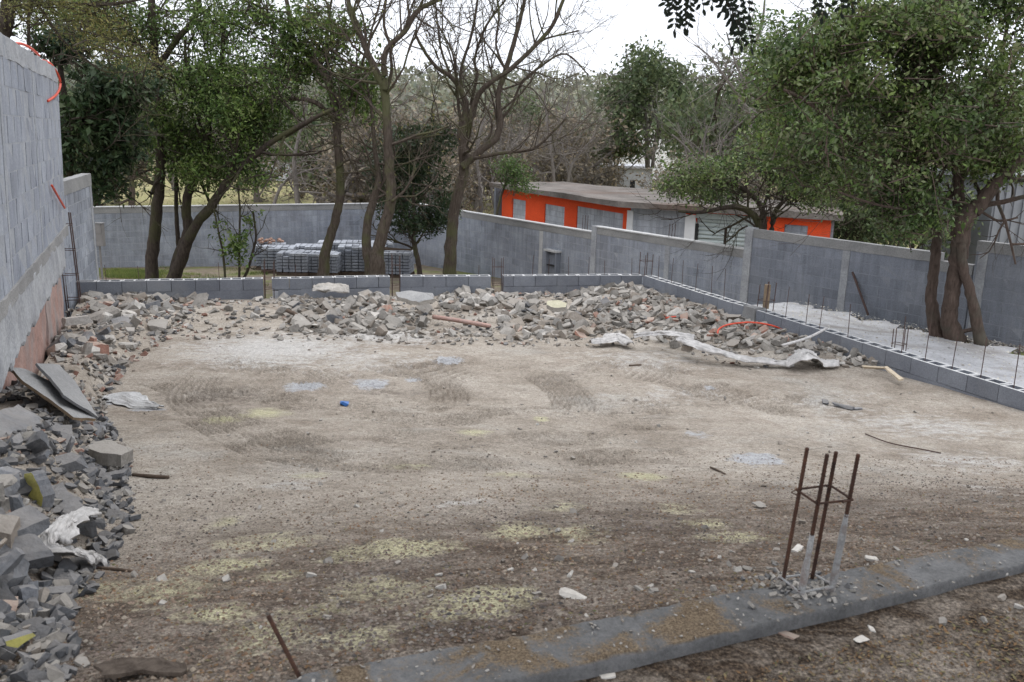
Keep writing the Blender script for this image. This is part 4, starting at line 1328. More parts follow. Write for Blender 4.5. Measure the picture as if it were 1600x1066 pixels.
class Tree:
    def __init__(s, name, label, base, bark, group=None, cat='tree'):
        s.base = Vector(base); s.bark = bark
        s.root = empty(name, base, label, cat, group)
        s.T = MB(); s.B = MB(); s.tips = []; s.limbpts = []; s.leaf = []

    def limb(s, pts, Y, widths, n=9, dY=0, knob=.03):
        """pts: picture column/row of the limb's axis, Y: distance (number or list)"""
        m = len(pts)
        Ys = np.broadcast_to(np.asarray(Y, float), (m,)) + dY * np.linspace(0, 1, m)
        P = np.array([atY(x, y, yy) for (x, y), yy in zip(pts, Ys)]) - np.array(s.base)
        W = np.interp(np.linspace(0, 1, m), np.linspace(0, 1, len(widths)), widths) * Ys / FPX / 2
        Q = catmull(P, 5); Wq = np.interp(np.linspace(0, 1, len(Q)), np.linspace(0, 1, m), W)
        Wq = Wq * (1 + knob * rng.normal(size=len(Q)))
        Q[1:-1] += rng.normal(size=(len(Q) - 2, 3)) * Wq[1:-1, None] * .07
        s.T.tube(Q, Wq, n)
        s.limbpts.append((Q, Wq))
        return Q, Wq

    def grow(s, p, d, L, r, depth, up=.15, wander=.35, kids=(3, 5), sides=4):
        k = 4 if depth > 0 else 3
        P = [np.array(p)]; d = np.array(d) / np.linalg.norm(d)
        for i in range(k):
            d = d + rng.normal(size=3) * wander * .5 + np.array([0, 0, up * .5]); d /= np.linalg.norm(d)
            P.append(P[-1] + d * L / k)
        R_ = np.linspace(r, r * .45 if depth else r * .3, k + 1)
        s.B.tube(P, R_, sides if depth > 0 else 3, cap=False)
        if depth <= 0:
            s.tips.append((P[-1], d)); s.tips.append((P[1], d)); return
        for c in range(rng.integers(kids[0], kids[1] + 1)):
            t = rng.uniform(.3, 1); i = min(k - 1, int(t * k)); q = P[i] + (P[i + 1] - P[i]) * (t * k - i)
            nd = d + rng.normal(size=3) * .75; s.grow(q, nd, L * rng.uniform(.45, .7), r * .52, depth - 1, up, wander, kids, sides)
        s.tips.append((P[-1], d))

    def sprout(s, n, L, depth=2, up=.15, tmin=.35, spread=.9, rk=.5, wander=.35, kids=(3, 5), which=None, rmin=.004):
        for li, (Q, W) in enumerate(s.limbpts):
            if which is not None and li not in which: continue
            for i in range(n):
                t = tmin + (1 - tmin) * (i + rng.uniform(0, 1)) / n
                j = min(len(Q) - 2, int(t * (len(Q) - 1)))
                d = Q[j + 1] - Q[j]; d /= np.linalg.norm(d) + 1e-9
                nd = d * .6 + rng.normal(size=3) * spread
                s.grow(Q[j], nd, L * rng.uniform(.6, 1.2), max(rmin, W[j] * rk), depth, up, wander, kids)

    def tip_leaves(s, per, size, sig, elong=2.0, frac=1.):
        T = np.array([t[0] for t in s.tips])
        if frac < 1: T = T[rng.random(len(T)) < frac]
        c = np.repeat(T, per, axis=0) + rng.normal(size=(len(T) * per, 3)) * sig
        s.leaf.append(leaf_arrays(c, size, elong))

    def cloud(s, ells, Y, dY, clumps, per, size, sig, elong=2.0, gap=.47, twig=True, nscale=.9):
        """ells: measured crown lobes (px, py, rx, ry, weight)"""
        tot = sum(e[4] if len(e) > 4 else e[2] * e[3] for e in ells)
        for e in ells:
            n = int(clumps * (e[4] if len(e) > 4 else e[2] * e[3]) / tot)
            k = Y / FPX
            c = np.array(atY(e[0], e[1], Y)) - np.array(s.base)
            rad = np.array([e[2] * k, dY, e[3] * k])
            g = rng.normal(size=(n * 3, 3)); g /= np.linalg.norm(g, axis=1)[:, None]
            g *= (rng.random(n * 3) ** .42)[:, None]
            C = c + g * rad
            nv = np.array([noise.noise(Vector(q) * nscale) for q in C + np.array(s.base)])
            C = C[nv > (gap - .5)][:n]
            if len(C) == 0: continue
            q = np.repeat(C, per, axis=0) + rng.normal(size=(len(C) * per, 3)) * np.array([sig, sig, sig * .6])
            s.leaf.append(leaf_arrays(q, size, elong))
            if twig:
                for a in C[::3]:
                    d = rng.normal(size=3); d[2] = abs(d[2]) * .5; d /= np.linalg.norm(d)
                    s.B.tube([a - d * sig * 2.2, a + rng.normal(size=3) * sig * .3, a + d * sig * 1.6], [.012, .008, .003], 3, cap=False)

    def done(s, leafmat=None, names=('trunk', 'branches', 'crown')):
        if s.T.n: s.T.build(names[0], s.bark, s.root, True)
        if s.B.n: s.B.build(names[1], s.bark, s.root)
        if s.leaf and leafmat:
            off = 0; V = []; F = []
            for v, f in s.leaf: V.append(v); F.append(f + off); off += len(v)
            fast_mesh(names[2], np.concatenate(V), np.concatenate(F), leafmat, s.root)
        return s.root


def gz(px, py, Y):
    p = atY(px, py, Y); p.z = float(out_z(np.array(p.x), np.array(p.y))) - .1; return p


# A: many stemmed tree at left
t = Tree('tree', 'dark tree with several leaning stems left of the block packs', gz(262, 440, 22), MAT['bark'])
t.limb([(240, 458), (237, 420), (241, 370), (246, 320), (252, 240), (249, 150), (240, 60), (234, -60)], 22, [24, 19, 17, 15, 12, 9])
t.limb([(268, 458), (280, 400), (294, 365), (291, 330), (297, 295), (318, 255), (326, 190), (345, 110), (350, 30)], 22, [22, 18, 14, 12, 8, 5])
t.limb([(262, 455), (285, 400), (300, 362), (335, 315), (362, 275), (405, 237), (457, 203), (520, 170)], 21.8, [20, 18, 14, 12, 8, 5], dY=-1)
t.limb([(279, 385), (276, 340), (275, 290), (277, 230), (286, 140), (290, 60)], 22.2, [7, 6, 5, 4])
t.limb([(244, 110), (272, 68), (303, 32), (310, 0), (318, -50)], 22, [9, 9, 7], dY=.5)
t.limb([(246, 200), (220, 120), (170, 80), (120, 78)], 22, [8, 6, 4], dY=.8)
t.limb([(322, 225), (300, 150), (290, 80)], 22, [5, 3]); t.limb([(326, 300), (325, 250), (330, 200)], 22.3, [5, 3])
t.sprout(9, 1.5, 2, .1, .45, kids=(2, 4))
t.cloud([(330, 150, 95, 70), (270, 210, 80, 50), (400, 215, 60, 55), (420, 110, 45, 60), (345, 275, 90, 30), (200, 40, 90, 45), (320, 40, 90, 45), (250, 130, 60, 50), (470, 40, 40, 40, 1500), (130, 20, 90, 50), (370, 180, 90, 60), (300, 230, 80, 50)], 22, 1.9, 2000, 27, .092, .22, 2.3, .49)
t.done(MAT['leaf_mid'])

# B: glossy broadleaf behind the rear left wall
t = Tree('tree', 'dense dark broadleaf tree rising behind the rear left wall', gz(110, 400, 19), MAT['bark'])
t.limb([(118, 420), (114, 330), (105, 200), (95, 110), (90, 40)], 19, [14, 12, 9, 6])
t.limb([(112, 330), (150, 250), (180, 200)], 18.8, [7, 4])
t.sprout(8, 1.4, 2, .0, .3)
t.cloud([(140, 150, 55, 55), (130, 230, 50, 60), (175, 210, 40, 60), (150, 290, 30, 30, 500), (110, 90, 40, 40), (195, 130, 35, 45)], 19, 1.1, 620, 20, .15, .17, 2.6, .42)
t.done(MAT['leaf_dark'])

# C: olive thorn tree at top left
t = Tree('tree', 'yellowish fine leaved branches from the dark trunk in the top left corner', gz(-20, 300, 12.5), MAT['bark'])
t.limb([(-30, 300), (-12, 120), (2, 60), (14, 10), (22, -60)], 12.5, [26, 24, 22, 18])
t.limb([(14, 10), (90, 5), (150, 8), (215, 0), (235, -15)], 12.3, [7, 5, 3])
t.limb([(18, -20), (60, 10), (95, 60), (130, 90), (165, 112), (215, 112)], 12.4, [5, 4, 2])
t.limb([(44, 75), (45, 40), (44, 0)], 12.6, [5, 4])
t.sprout(9, .55, 2, -.1, .2, rk=.4, kids=(2, 4))
t.cloud([(130, 40, 70, 30), (190, 80, 45, 25), (60, 25, 50, 25), (230, 105, 30, 12, 500), (100, 0, 80, 25)], 12.4, .8, 330, 22, .04, .11, 3, .5)
t.done(MAT['leaf_olive'])

# D: slim leaning tree
t = Tree('tree', 'slim leaning tree with one long level limb before the packs', gz(507, 445, 22.5), MAT['bark_brown'])
t.limb([(508, 458), (505, 425), (511, 385), (524, 345), (532, 300), (528, 235), (525, 180), (517, 140), (500, 105), (478, 82), (458, 62), (452, 20), (438, -40)], 22.5, [26, 18, 15, 14, 13, 12, 12, 11, 9, 8, 7, 5])
t.limb([(524, 190), (508, 172), (490, 159), (462, 154), (430, 157), (395, 164), (350, 160)], 22.4, [8, 7, 6, 4], dY=-.8)
t.limb([(527, 185), (545, 160), (560, 120), (575, 70), (600, 20)], 22.6, [6, 5, 3])
t.limb([(500, 105), (520, 60), (515, 20), (525, -30)], 22.6, [5, 4, 3]); t.limb([(458, 62), (430, 40), (415, 10)], 22.4, [5, 3])
t.limb([(526, 262), (545, 250), (565, 256)], 22.4, [4, 3]); t.limb([(528, 225), (545, 245), (560, 280)], 22.2, [3, 2])
t.sprout(7, 1.5, 2, .15, .45, kids=(2, 4))
t.cloud([(520, 70, 60, 50), (450, 90, 60, 40), (560, 110, 40, 40), (440, 20, 60, 30), (560, 170, 40, 40)], 23, 1.3, 520, 18, .11, .20, 2.2, .5)
t.done(MAT['leaf_mid'])

# E: double stemmed tree
t = Tree('tree', 'tree forking into two stems at its mossy foot among the packs', gz(583, 445, 21.5), MAT['bark_brown'])
t.limb([(590, 458), (588, 425), (590, 392), (603, 345), (611, 305), (608, 255), (604, 190), (601, 142), (590, 118), (575, 85), (562, 50), (545, 5), (535, -50)], 21.5, [34, 26, 19, 17, 16, 14, 13, 12, 10, 8, 7, 6])
t.limb([(582, 455), (578, 420), (573, 385), (575, 345), (584, 310), (591, 280), (586, 235), (580, 170), (570, 110)], 21.8, [24, 18, 14, 13, 11, 8, 5, 3], dY=.5)
t.limb([(601, 142), (602, 118), (600, 95), (608, 72), (632, 50), (652, 18), (680, 2), (720, -12)], 21.4, [10, 9, 8, 7, 5])
t.limb([(604, 140), (612, 110), (612, 75), (640, 40), (655, 10)], 21.8, [6, 5, 4, 3]); t.limb([(612, 75), (600, 40), (603, 0), (606, -40)], 21.6, [5, 4, 3])
t.limb([(575, 85), (580, 50), (592, 10), (600, -30)], 21.5, [4, 3, 3]); t.limb([(612, 315), (630, 300), (642, 282), (650, 262)], 21.3, [5, 4, 2])
t.limb([(563, 55), (550, 30), (560, -10)], 21.2, [4, 3])
t.sprout(11, 1.7, 3, .25, .45, spread=.8, kids=(2, 3), rk=.42)
t.tip_leaves(1, .07, .12, 2, .25)
t.done(MAT['leaf_olive'])

# F: big bare tree in the middle
t = Tree('tree', 'large bare mossy tree spreading grey twigs against the sky', gz(705, 445, 24), MAT['bark_brown'])
t.limb([(702, 450), (703, 410), (707, 350), (715, 305), (725, 270), (724, 235), (721, 205), (728, 172), (722, 145), (706, 122), (680, 103), (662, 78), (648, 52)], 24, [24, 20, 17, 16, 16, 14, 10, 8, 6, 5, 4])
t.limb([(722, 262), (735, 250), (755, 232), (775, 215), (782, 190), (778, 150), (790, 110), (805, 60), (820, 0), (830, -50)], 23.8, [12, 12, 11, 9, 8, 6, 4], dY=.5)
t.limb([(724, 205), (738, 170), (750, 145), (768, 128), (795, 110), (830, 78), (862, 42), (880, 0), (895, -30)], 24, [8, 8, 7, 6, 4], dY=-.8)
t.limb([(740, 248), (780, 240), (800, 238), (835, 232), (862, 208), (885, 185)], 23.5, [6, 5, 4, 3], dY=-1)
t.limb([(725, 172), (722, 140), (720, 110), (735, 60), (745, 10), (750, -40)], 24.3, [6, 5, 4, 3]); t.limb([(735, 165), (745, 120), (742, 90), (760, 40), (790, 0)], 24.6, [5, 4, 3])
t.limb([(780, 190), (800, 165), (815, 130), (850, 100), (885, 85), (920, 118)], 24.2, [5, 4, 3, 2]); t.limb([(706, 122), (690, 80), (684, 40), (680, 0)], 24.3, [4, 3, 2])
t.limb([(790, 110), (775, 70), (780, 20), (770, -30)], 24, [4, 3, 3]); t.limb([(755, 232), (768, 205), (765, 180), (748, 150)], 24, [4, 3, 2])
t.limb([(830, 78), (850, 62), (875, 55), (905, 48)], 24, [3, 3, 2])
t.sprout(11, 1.9, 3, .22, .35, spread=.75, kids=(2, 4), rk=.4)
t.done()

# G: small round evergreen
t = Tree('tree', 'small round crowned dark evergreen right of the forked trunks', gz(655, 440, 25.5), MAT['bark_brown'])
t.limb([(657, 445), (655, 420), (650, 395), (646, 375), (647, 340), (645, 290)], 25.5, [9, 8, 8, 6, 4])
t.sprout(12, .9, 2, .1, .4)
t.cloud([(645, 310, 58, 48), (660, 345, 45, 28), (610, 315, 35, 40), (640, 265, 60, 40), (690, 330, 24, 32, 800), (620, 230, 60, 30, 2500), (670, 215, 50, 30, 1800)], 25.5, 1.2, 620, 20, .13, .17, 2.8, .38)
t.done(MAT['leaf_dark'])

# saplings
for i, (pts, w, cl) in enumerate([([(352, 440), (349, 400), (342, 365), (334, 325)], 4, [(362, 385, 16, 18), (345, 360, 14, 18, 120)]), ([(374, 440), (374, 380), (375, 330), (372, 290)], 4, [(390, 375, 22, 18), (372, 395, 20, 20)]), ([(379, 440), (388, 420), (393, 400), (400, 370), (395, 330)], 5, [(405, 395, 16, 16), (395, 350, 22, 20, 150)])]):
    t = Tree('sapling', ['leftmost thin sapling with few leaves right of the leaning stems', 'middle straight sapling with a leafy clump halfway up', 'rightmost crooked sapling beside the tile topped block pack'][i], gz(pts[0][0], 440, 21 + .3 * i), MAT['bark'], None, 'sapling')
    t.limb(pts, 21 + .3 * i, [w, w * .6], 6)
    t.sprout(7, .55, 1, .3, .25); t.cloud(cl, 21 + .3 * i, .35, 26, 13, .10, .09, 2.2, .3, False); t.done(MAT['leaf_mid'])

# H: big tree on the right
t = Tree('tree', 'big leafy tree with three reddish trunks before the right wall', gz(1490, 520, 13.6), MAT['bark_red'])
t.limb([(1468, 530), (1458, 500), (1455, 460), (1460, 415), (1463, 385), (1464, 350), (1455, 300), (1440, 240), (1425, 170)], 13.8, [26, 19, 16, 15, 14, 12, 9], dY=.3)
t.limb([(1495, 535), (1484, 505), (1486, 465), (1494, 420), (1500, 385), (1506, 345), (1528, 322), (1552, 290), (1580, 262), (1625, 220)], 13.6, [34, 24, 22, 28, 30, 22, 18, 14], dY=-.4)
t.limb([(1534, 540), (1524, 495), (1514, 450), (1504, 415), (1502, 380)], 13.3, [22, 16, 14, 14])
t.limb([(1503, 370), (1500, 320), (1494, 260), (1480, 180), (1455, 90), (1440, 10), (1436, -50)], 13.7, [18, 15, 12, 9, 6])
t.limb([(1464, 365), (1435, 310), (1385, 262), (1330, 215), (1270, 165), (1225, 140)], 13.7, [10, 8, 6, 4], dY=-.8)
t.limb([(1460, 330), (1500, 285), (1540, 200), (1560, 110), (1575, 30), (1580, -40)], 13.8, [12, 9, 6, 4], dY=.4)
t.limb([(1452, 290), (1395, 200), (1350, 120), (1300, 60), (1270, 20)], 14.0, [8, 6, 4], dY=.6)
t.limb([(1466, 345), (1425, 330), (1370, 320), (1310, 300)], 13.4, [6, 4, 3], dY=-1); t.limb([(1500, 330), (1530, 330), (1560, 345), (1590, 340)], 13.4, [6, 4, 3])
t.sprout(9, 1.2, 2, .1, .62, kids=(2, 4), rk=.35, which=[0, 1])
t.sprout(9, 1.2, 2, .1, .3, kids=(2, 4), rk=.35, which=[3, 4, 5, 6, 7, 8])
t.cloud([(1400, 160, 130, 95), (1310, 95, 90, 75), (1245, 130, 60, 60), (1240, 215, 60, 50), (1330, 265, 95, 50), (1490, 190, 100, 95), (1500, 60, 120, 60), (1400, 40, 120, 60), (1420, 315, 85, 42), (1560, 250, 60, 45), (1370, 340, 60, 24), (1590, 150, 40, 60), (1560, 0, 70, 40), (1230, 70, 34, 40)], 13.7, 1.7, 2900, 30, .070, .16, 2.0, .52, nscale=1.2)
t.done(MAT['leaf_right'])

# I: tree before the shutter
t = Tree('tree', 'low spreading thorny tree in front of the roller shutter', gz(1190, 400, 19.5), MAT['bark'])
t.limb([(1190, 440), (1189, 380), (1187, 355), (1176, 335), (1155, 324), (1130, 325), (1095, 332), (1060, 330)], 19.5, [14, 12, 11, 9, 6, 4], dY=-.6)
t.limb([(1192, 380), (1194, 345), (1186, 318), (1165, 298), (1135, 285), (1100, 280)], 19.6, [10, 9, 7, 4]); t.limb([(1204, 390), (1207, 350), (1215, 325), (1245, 300), (1290, 290)], 19.5, [9, 7, 4])
t.limb([(1168, 353), (1155, 360), (1148, 368), (1133, 380)], 19.0, [3, 3, 2]); t.limb([(1187, 345), (1200, 300), (1205, 260), (1195, 220)], 19.6, [6, 4, 3])
t.sprout(9, 1.0, 2, .1, .2, kids=(2, 4), rk=.4)
t.cloud([(1100, 275, 75, 30), (1170, 262, 70, 42), (1060, 296, 40, 18), (1240, 268, 60, 44), (1130, 310, 60, 14, 800), (1290, 300, 60, 30)], 19.6, 1.4, 700, 24, .065, .16, 1.9, .52)
t.done(MAT['leaf_right'])

# near overhanging tree: stands out of frame, its sprays hang into the top
t = Tree('tree', 'overhanging near tree whose dark leaf sprays hang at the top edge', Vector((3.6, -1.2, 4.4)), MAT['bark'])
Pn = [Vector((0, 0, 0)), Vector((-.1, .1, 1.6)), Vector((-.3, .6, 3.0)), Vector((-.9, 2.0, 3.9)), Vector((-1.6, 4.0, 4.4))]
Q = catmull([tuple(p) for p in Pn], 6); t.T.tube(Q, np.linspace(.16, .04, len(Q)), 9); t.limbpts.append((Q, np.linspace(.16, .04, len(Q))))
for e in [(-2.2, .4, 4.4), (.6, -.9, 4.4), (-3.4, 2.4, 4.9), (-3.6, -.6, 4.6), (1.2, 1.6, 4.6)]:
    Q = catmull([(-.2, .3, 2.4), (e[0] * .5, e[1] * .5, 3.8), e], 6); W = np.linspace(.07, .02, len(Q)); t.T.tube(Q, W, 7); t.limbpts.append((Q, W))
t.sprout(8, 1.2, 2, -.05, .4, kids=(2, 3), rk=.3)
C = rng.normal(size=(9000, 3)) * np.array([2.6, 1.5, .45]) + np.array([-3.4, 2.2, 4.9])  # unseen crown overhead, added and thickened to shade the foreground
C = C[(C[:, 1] < 6.0) & (C[:, 2] > 3.9)]
t.leaf.append(leaf_arrays(np.repeat(C, 9, 0) + rng.normal(size=(len(C) * 9, 3)) * .13, .085, 2.2))


def spray(T, px, py, Y, dx, dy, n, ln, w_, dYs=0):
    """one compound leaf: a thin rachis with paired leaflets, hanging"""
    a = np.array(atY(px, py, Y)) - np.array(T.base); b_ = np.array(atY(px + dx, py + dy, Y + dYs)) - np.array(T.base)
    P = np.array([a + (b_ - a) * t_ + np.array([.012 * math.sin(3 * t_), 0, 0]) for t_ in np.linspace(0, 1, 6)])
    T.B.tube(P, [.0022] * 6, 3, cap=False)
    ax = (b_ - a) / np.linalg.norm(b_ - a); sd_ = np.cross(ax, [0, 1, 0]); sd_ /= np.linalg.norm(sd_)
    vs, fs = [], []
    for i in range(n):
        t_ = (i + .7) / n; c0 = a + (b_ - a) * t_
        for sg in ((-1, 1) if i < n - 1 else (0,)):
            d = (sd_ * sg * .9 + ax * .55 + rng.normal(size=3) * .12) if sg else ax
            d = d / np.linalg.norm(d); nn_ = np.cross(d, ax if sg else sd_) ; q = np.cross(d, nn_); q /= np.linalg.norm(q) + 1e-9; q = q + rng.normal(size=3) * .25; q /= np.linalg.norm(q)
            L_ = ln * rng.uniform(.8, 1.1); W_ = w_
            pts = [c0, c0 + d * L_ * .35 + q * W_, c0 + d * L_ * .8 + q * W_ * .8, c0 + d * L_, c0 + d * L_ * .8 - q * W_ * .8, c0 + d * L_ * .35 - q * W_]
            k = len(vs); vs += pts; fs.append(list(range(k, k + 6)))
    return vs, fs


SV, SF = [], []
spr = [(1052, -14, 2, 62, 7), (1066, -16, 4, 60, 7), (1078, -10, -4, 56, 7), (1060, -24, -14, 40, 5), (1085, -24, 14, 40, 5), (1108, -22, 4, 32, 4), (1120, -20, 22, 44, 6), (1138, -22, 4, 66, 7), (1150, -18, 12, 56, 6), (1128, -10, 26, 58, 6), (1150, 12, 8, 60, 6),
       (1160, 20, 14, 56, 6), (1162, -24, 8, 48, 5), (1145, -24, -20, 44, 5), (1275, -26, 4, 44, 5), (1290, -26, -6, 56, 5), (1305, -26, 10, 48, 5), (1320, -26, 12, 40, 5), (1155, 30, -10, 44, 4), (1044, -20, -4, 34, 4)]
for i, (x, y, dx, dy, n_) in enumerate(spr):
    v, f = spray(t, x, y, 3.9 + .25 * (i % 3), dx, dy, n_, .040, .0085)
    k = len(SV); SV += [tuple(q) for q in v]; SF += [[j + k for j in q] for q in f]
for x0, x1 in ((1040, 1175), (1265, 1330)):
    a = np.array(atY(x0, -20, 4.1)) - np.array(t.base); b_ = np.array(atY(x1, -24, 4.2)) - np.array(t.base)
    t.B.tube([Pn[-1], (a + b_) / 2 + np.array([0, 0, .05]), a], [.02, .008, .004], 5); t.B.tube([(a + b_) / 2 + np.array([0, 0, .05]), b_], [.006, .004], 4)
sp_ = MB(); sp_.add(SV, SF)
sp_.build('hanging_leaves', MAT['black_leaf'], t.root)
t.done(MAT['leaf_dark'])

# background trees one can tell apart
t = Tree('tree', 'rounded green tree on the rise behind the orange building', gz(1012, 230, 56), MAT['bark_grey'])
t.limb([(1012, 262), (1011, 235), (1010, 200), (1005, 150)], 56, [8, 7, 4]); t.limb([(1020, 262), (1022, 230), (1030, 190)], 56, [6, 4])
t.sprout(8, 3, 2, .1, .3)
t.cloud([(1010, 140, 62, 40), (965, 185, 55, 40), (1060, 180, 50, 38), (1005, 100, 40, 26), (940, 215, 40, 36), (1050, 130, 34, 30), (990, 220, 50, 26)], 56, 3, 900, 16, .24, .42, 1.7, .45, nscale=.35)
t.done(MAT['leaf_far'])
t = Tree('tree', 'bushy light green shrub hanging over the corner of the orange building', gz(790, 320, 29.5), MAT['bark_brown'])
t.limb([(775, 340), (785, 300), (800, 270), (812, 250)], 29.5, [4, 3, 2]); t.sprout(10, 1.0, 2, .1, .3)
t.cloud([(805, 275, 30, 20), (820, 290, 24, 12, 300), (790, 262, 24, 16)], 29.5, .8, 130, 22, .08, .16, 2.5, .35)
t.done(MAT['leaf_bright'])
BG = [('bare grey tree right of the sky gap above the shed', 44, [([(1175, 300), (1172, 215), (1178, 160), (1172, 100), (1190, 40), (1195, 0)], [9, 8, 5, 3]), ([(1176, 180), (1140, 130), (1110, 90), (1085, 70)], [5, 3, 2]), ([(1176, 165), (1200, 120), (1225, 70)], [5, 3]), ([(1174, 150), (1150, 100), (1135, 50)], [4, 2])], 2.6, 'bark_grey'),
      ('bare tree with two thin trunks behind the pale shed', 46, [([(866, 300), (864, 260), (856, 200), (850, 140)], [6, 5, 3]), ([(886, 300), (892, 262), (905, 240), (930, 215)], [6, 5, 3]), ([(862, 240), (880, 190), (890, 150)], [4, 2])], 2.4, 'bark_grey'),
      ('small bare tree on the field behind the back wall at left', 36, [([(207, 345), (206, 300), (203, 265), (195, 220), (180, 170)], [11, 9, 6, 3]), ([(205, 300), (180, 280), (160, 268), (140, 262)], [5, 4, 2]), ([(206, 285), (225, 250), (245, 220)], [5, 3])], 2.2, 'bark_brown'),
      ('grey bare tree behind the back wall between the twin stems and slim tree', 36, [([(466, 345), (464, 300), (460, 250), (470, 200), (480, 150)], [9, 8, 5, 3]), ([(464, 280), (440, 262), (425, 240), (400, 225)], [5, 3, 2]), ([(425, 330), (440, 290), (470, 270), (500, 262)], [6, 4, 2])], 2.2, 'bark_grey'),
      ('thin bare tree beyond the wall corner left of the orange building', 38, [([(752, 340), (750, 290), (745, 240), (755, 190), (770, 150)], [8, 6, 4, 2]), ([(775, 330), (768, 290), (785, 250), (810, 220)], [6, 4, 2])], 2.0, 'bark_grey'),
      ('grey multi stemmed bare tree behind the low spreading tree', 34, [([(1110, 330), (1095, 280), (1080, 240), (1050, 210)], [6, 4, 2]), ([(1112, 330), (1120, 270), (1130, 220), (1160, 190)], [6, 4, 2]), ([(1115, 300), (1100, 240), (1105, 195)], [4, 2])], 2.0, 'bark_grey')]
for lab, Y, limbs, Ls, bk in BG:
    x0 = limbs[0][0][0][0]
    t = Tree('bare_tree', lab, gz(x0, 300, Y), MAT[bk])
    for pts, w in limbs: t.limb(pts, Y, w, 6)
    t.sprout(9, Ls, 3, .15, .2, spread=.8, kids=(2, 4), rk=.45, rmin=.012); t.done()

t = Tree('tree', 'light green feathery tree between the bare grey tree and the big right tree', gz(1225, 300, 31), MAT['bark_brown'])
t.limb([(1225, 350), (1222, 280), (1228, 200), (1220, 120)], 31, [10, 8, 5, 3]); t.limb([(1223, 270), (1250, 200), (1262, 140)], 31, [5, 3])
t.sprout(10, 1.6, 2, .15, .2)
t.cloud([(1225, 110, 50, 55), (1230, 190, 62, 50), (1200, 240, 50, 30), (1265, 130, 50, 60), (1170, 50, 40, 30, 700)], 31, 1.8, 620, 24, .10, .24, 2.0, .46)
t.done(MAT['leaf_bright'])

# generic background trees: prototypes, then copies
def proto(name, kind, seed, h=7., base=(0, 0, -50)):
    t = Tree(name, 'x', (0, 0, 0), MAT['bark_grey'] if kind != 'green' else MAT['bark_brown'])
    top = h * .55
    Q = catmull([(0, 0, -.3), (rng.normal() * .2, rng.normal() * .2, h * .2), (rng.normal() * .3, rng.normal() * .3, top)], 4)
    W = np.linspace(.2, .08, len(Q)); t.T.tube(Q, W, 6); t.limbpts.append((Q, W))
    for k in range(5):
        a = rng.uniform(0, 6.28); s = Q[int(len(Q) * rng.uniform(.35, .95))]
        e = s + np.array([math.cos(a) * h * .26, math.sin(a) * h * .26, h * rng.uniform(.2, .42)])
        q = catmull([s, (s + e) / 2 + rng.normal(size=3) * .3, e], 4); w = np.linspace(.10, .03, len(q)); t.T.tube(q, w, 5); t.limbpts.append((q, w))
    t.sprout(6 if kind == 'green' else 9, h * .26, 2 if kind == 'green' else 3, .12, .3, kids=(2, 4), rk=.45, rmin=.014)
    if kind == 'green':
        n = 260; g = rng.normal(size=(n, 3)); g /= np.linalg.norm(g, axis=1)[:, None]; g *= (rng.random(n) ** .4)[:, None]
        C = g * np.array([h * .42, h * .42, h * .34]) + np.array([0, 0, h * .62])
        C = C[np.array([noise.noise(Vector(q) * .6 + Vector((seed, 0, 0))) for q in C]) > -.12]
        t.leaf.append(leaf_arrays(np.repeat(C, 22, 0) + rng.normal(size=(len(C) * 22, 3)) * h * .06, .24, 1.7))
    if kind == 'scrub': t.tip_leaves(1, .16, .2, 2, .8)
    t.done({'green': MAT['leaf_far'], 'bare': None, 'scrub': MAT['leaf_brown']}[kind])
    return t.root


def copy_tree(src, loc, rz, sc, label, group):
    r = src.copy(); COL.objects.link(r); r.location = loc; r.rotation_euler = (0, 0, rz); r.scale = (sc, sc, sc * random.uniform(.9, 1.1)); r['label'] = label; r['group'] = group
    for ch in src.children:
        c = ch.copy(); COL.objects.link(c); c.parent = r
    return r


PR = {'green': [proto('tree', 'green', i) for i in range(3)], 'bare': [proto('bare_tree', 'bare', i + 5) for i in range(3)], 'scrub': [proto('shrub', 'scrub', i + 9, 4.2) for i in range(3)]}
BGL = []
# (px, kind, Y, scale)
for px in (-60, 30, 110, 190, 260, 330, 400, 470, 545, 610, 675, 740, 800, 858): BGL.append((px + random.uniform(-15, 15), random.choice(['bare', 'scrub', 'scrub', 'green']), random.uniform(46, 78), random.uniform(.9, 1.3)))
for px in (560, 605, 650, 700, 745, 840, 890, 915, 500): BGL.append((px, random.choice(['scrub', 'bare', 'scrub']), random.uniform(40, 62), 1.35))
for px in (545, 575, 620, 660, 690, 640, 600): BGL.append((px, 'scrub', random.uniform(34, 46), random.uniform(1.0, 1.35)))
for px in (20, 90, 150, 520): BGL.append((px, 'green', random.uniform(34, 50), 1.05))
for px in (930, 1090, 1130, 1210, 1260, 1330, 1400, 1480, 1560, 1640, 1100, 1180): BGL.append((px + random.uniform(-10, 10), random.choice(['bare', 'green', 'scrub']), random.uniform(38, 75), random.uniform(.9, 1.3)))
for px in (1330, 1400, 1440, 1350, 1540, 1580, 1640): BGL.append((px, 'green', random.uniform(22, 32), .5))
for px in (1075, 1100, 1150, 1050): BGL.append((px, 'scrub', random.uniform(36, 42), .85))
for px in (690, 740, 800, 850, 900, 700): BGL.append((px + 10, random.choice(['scrub', 'bare']), random.uniform(52, 70), 1.0))
used = set()
ORD_ = {}
LBL = {'green': 'leafy background tree in the belt beyond the walls', 'bare': 'leafless grey background tree in the belt beyond the walls', 'scrub': 'brownish dry scrubby tree in the belt beyond the walls'}
for px, kd, Y, s_ in BGL:
    i = random.randrange(3); src = PR[kd][i]
    p = atY(px, 300, Y); p.z = float(out_z(np.array(p.x), np.array(p.y)))
    if (kd, i) not in used:
        used.add((kd, i)); src.location = p; src.scale = (s_,) * 3; src['label'] = LBL[kd]; src['group'] = kd + ' trees in the background belt'
    else: copy_tree(src, p, random.uniform(0, 6.28), s_, LBL[kd], kd + ' trees in the background belt')
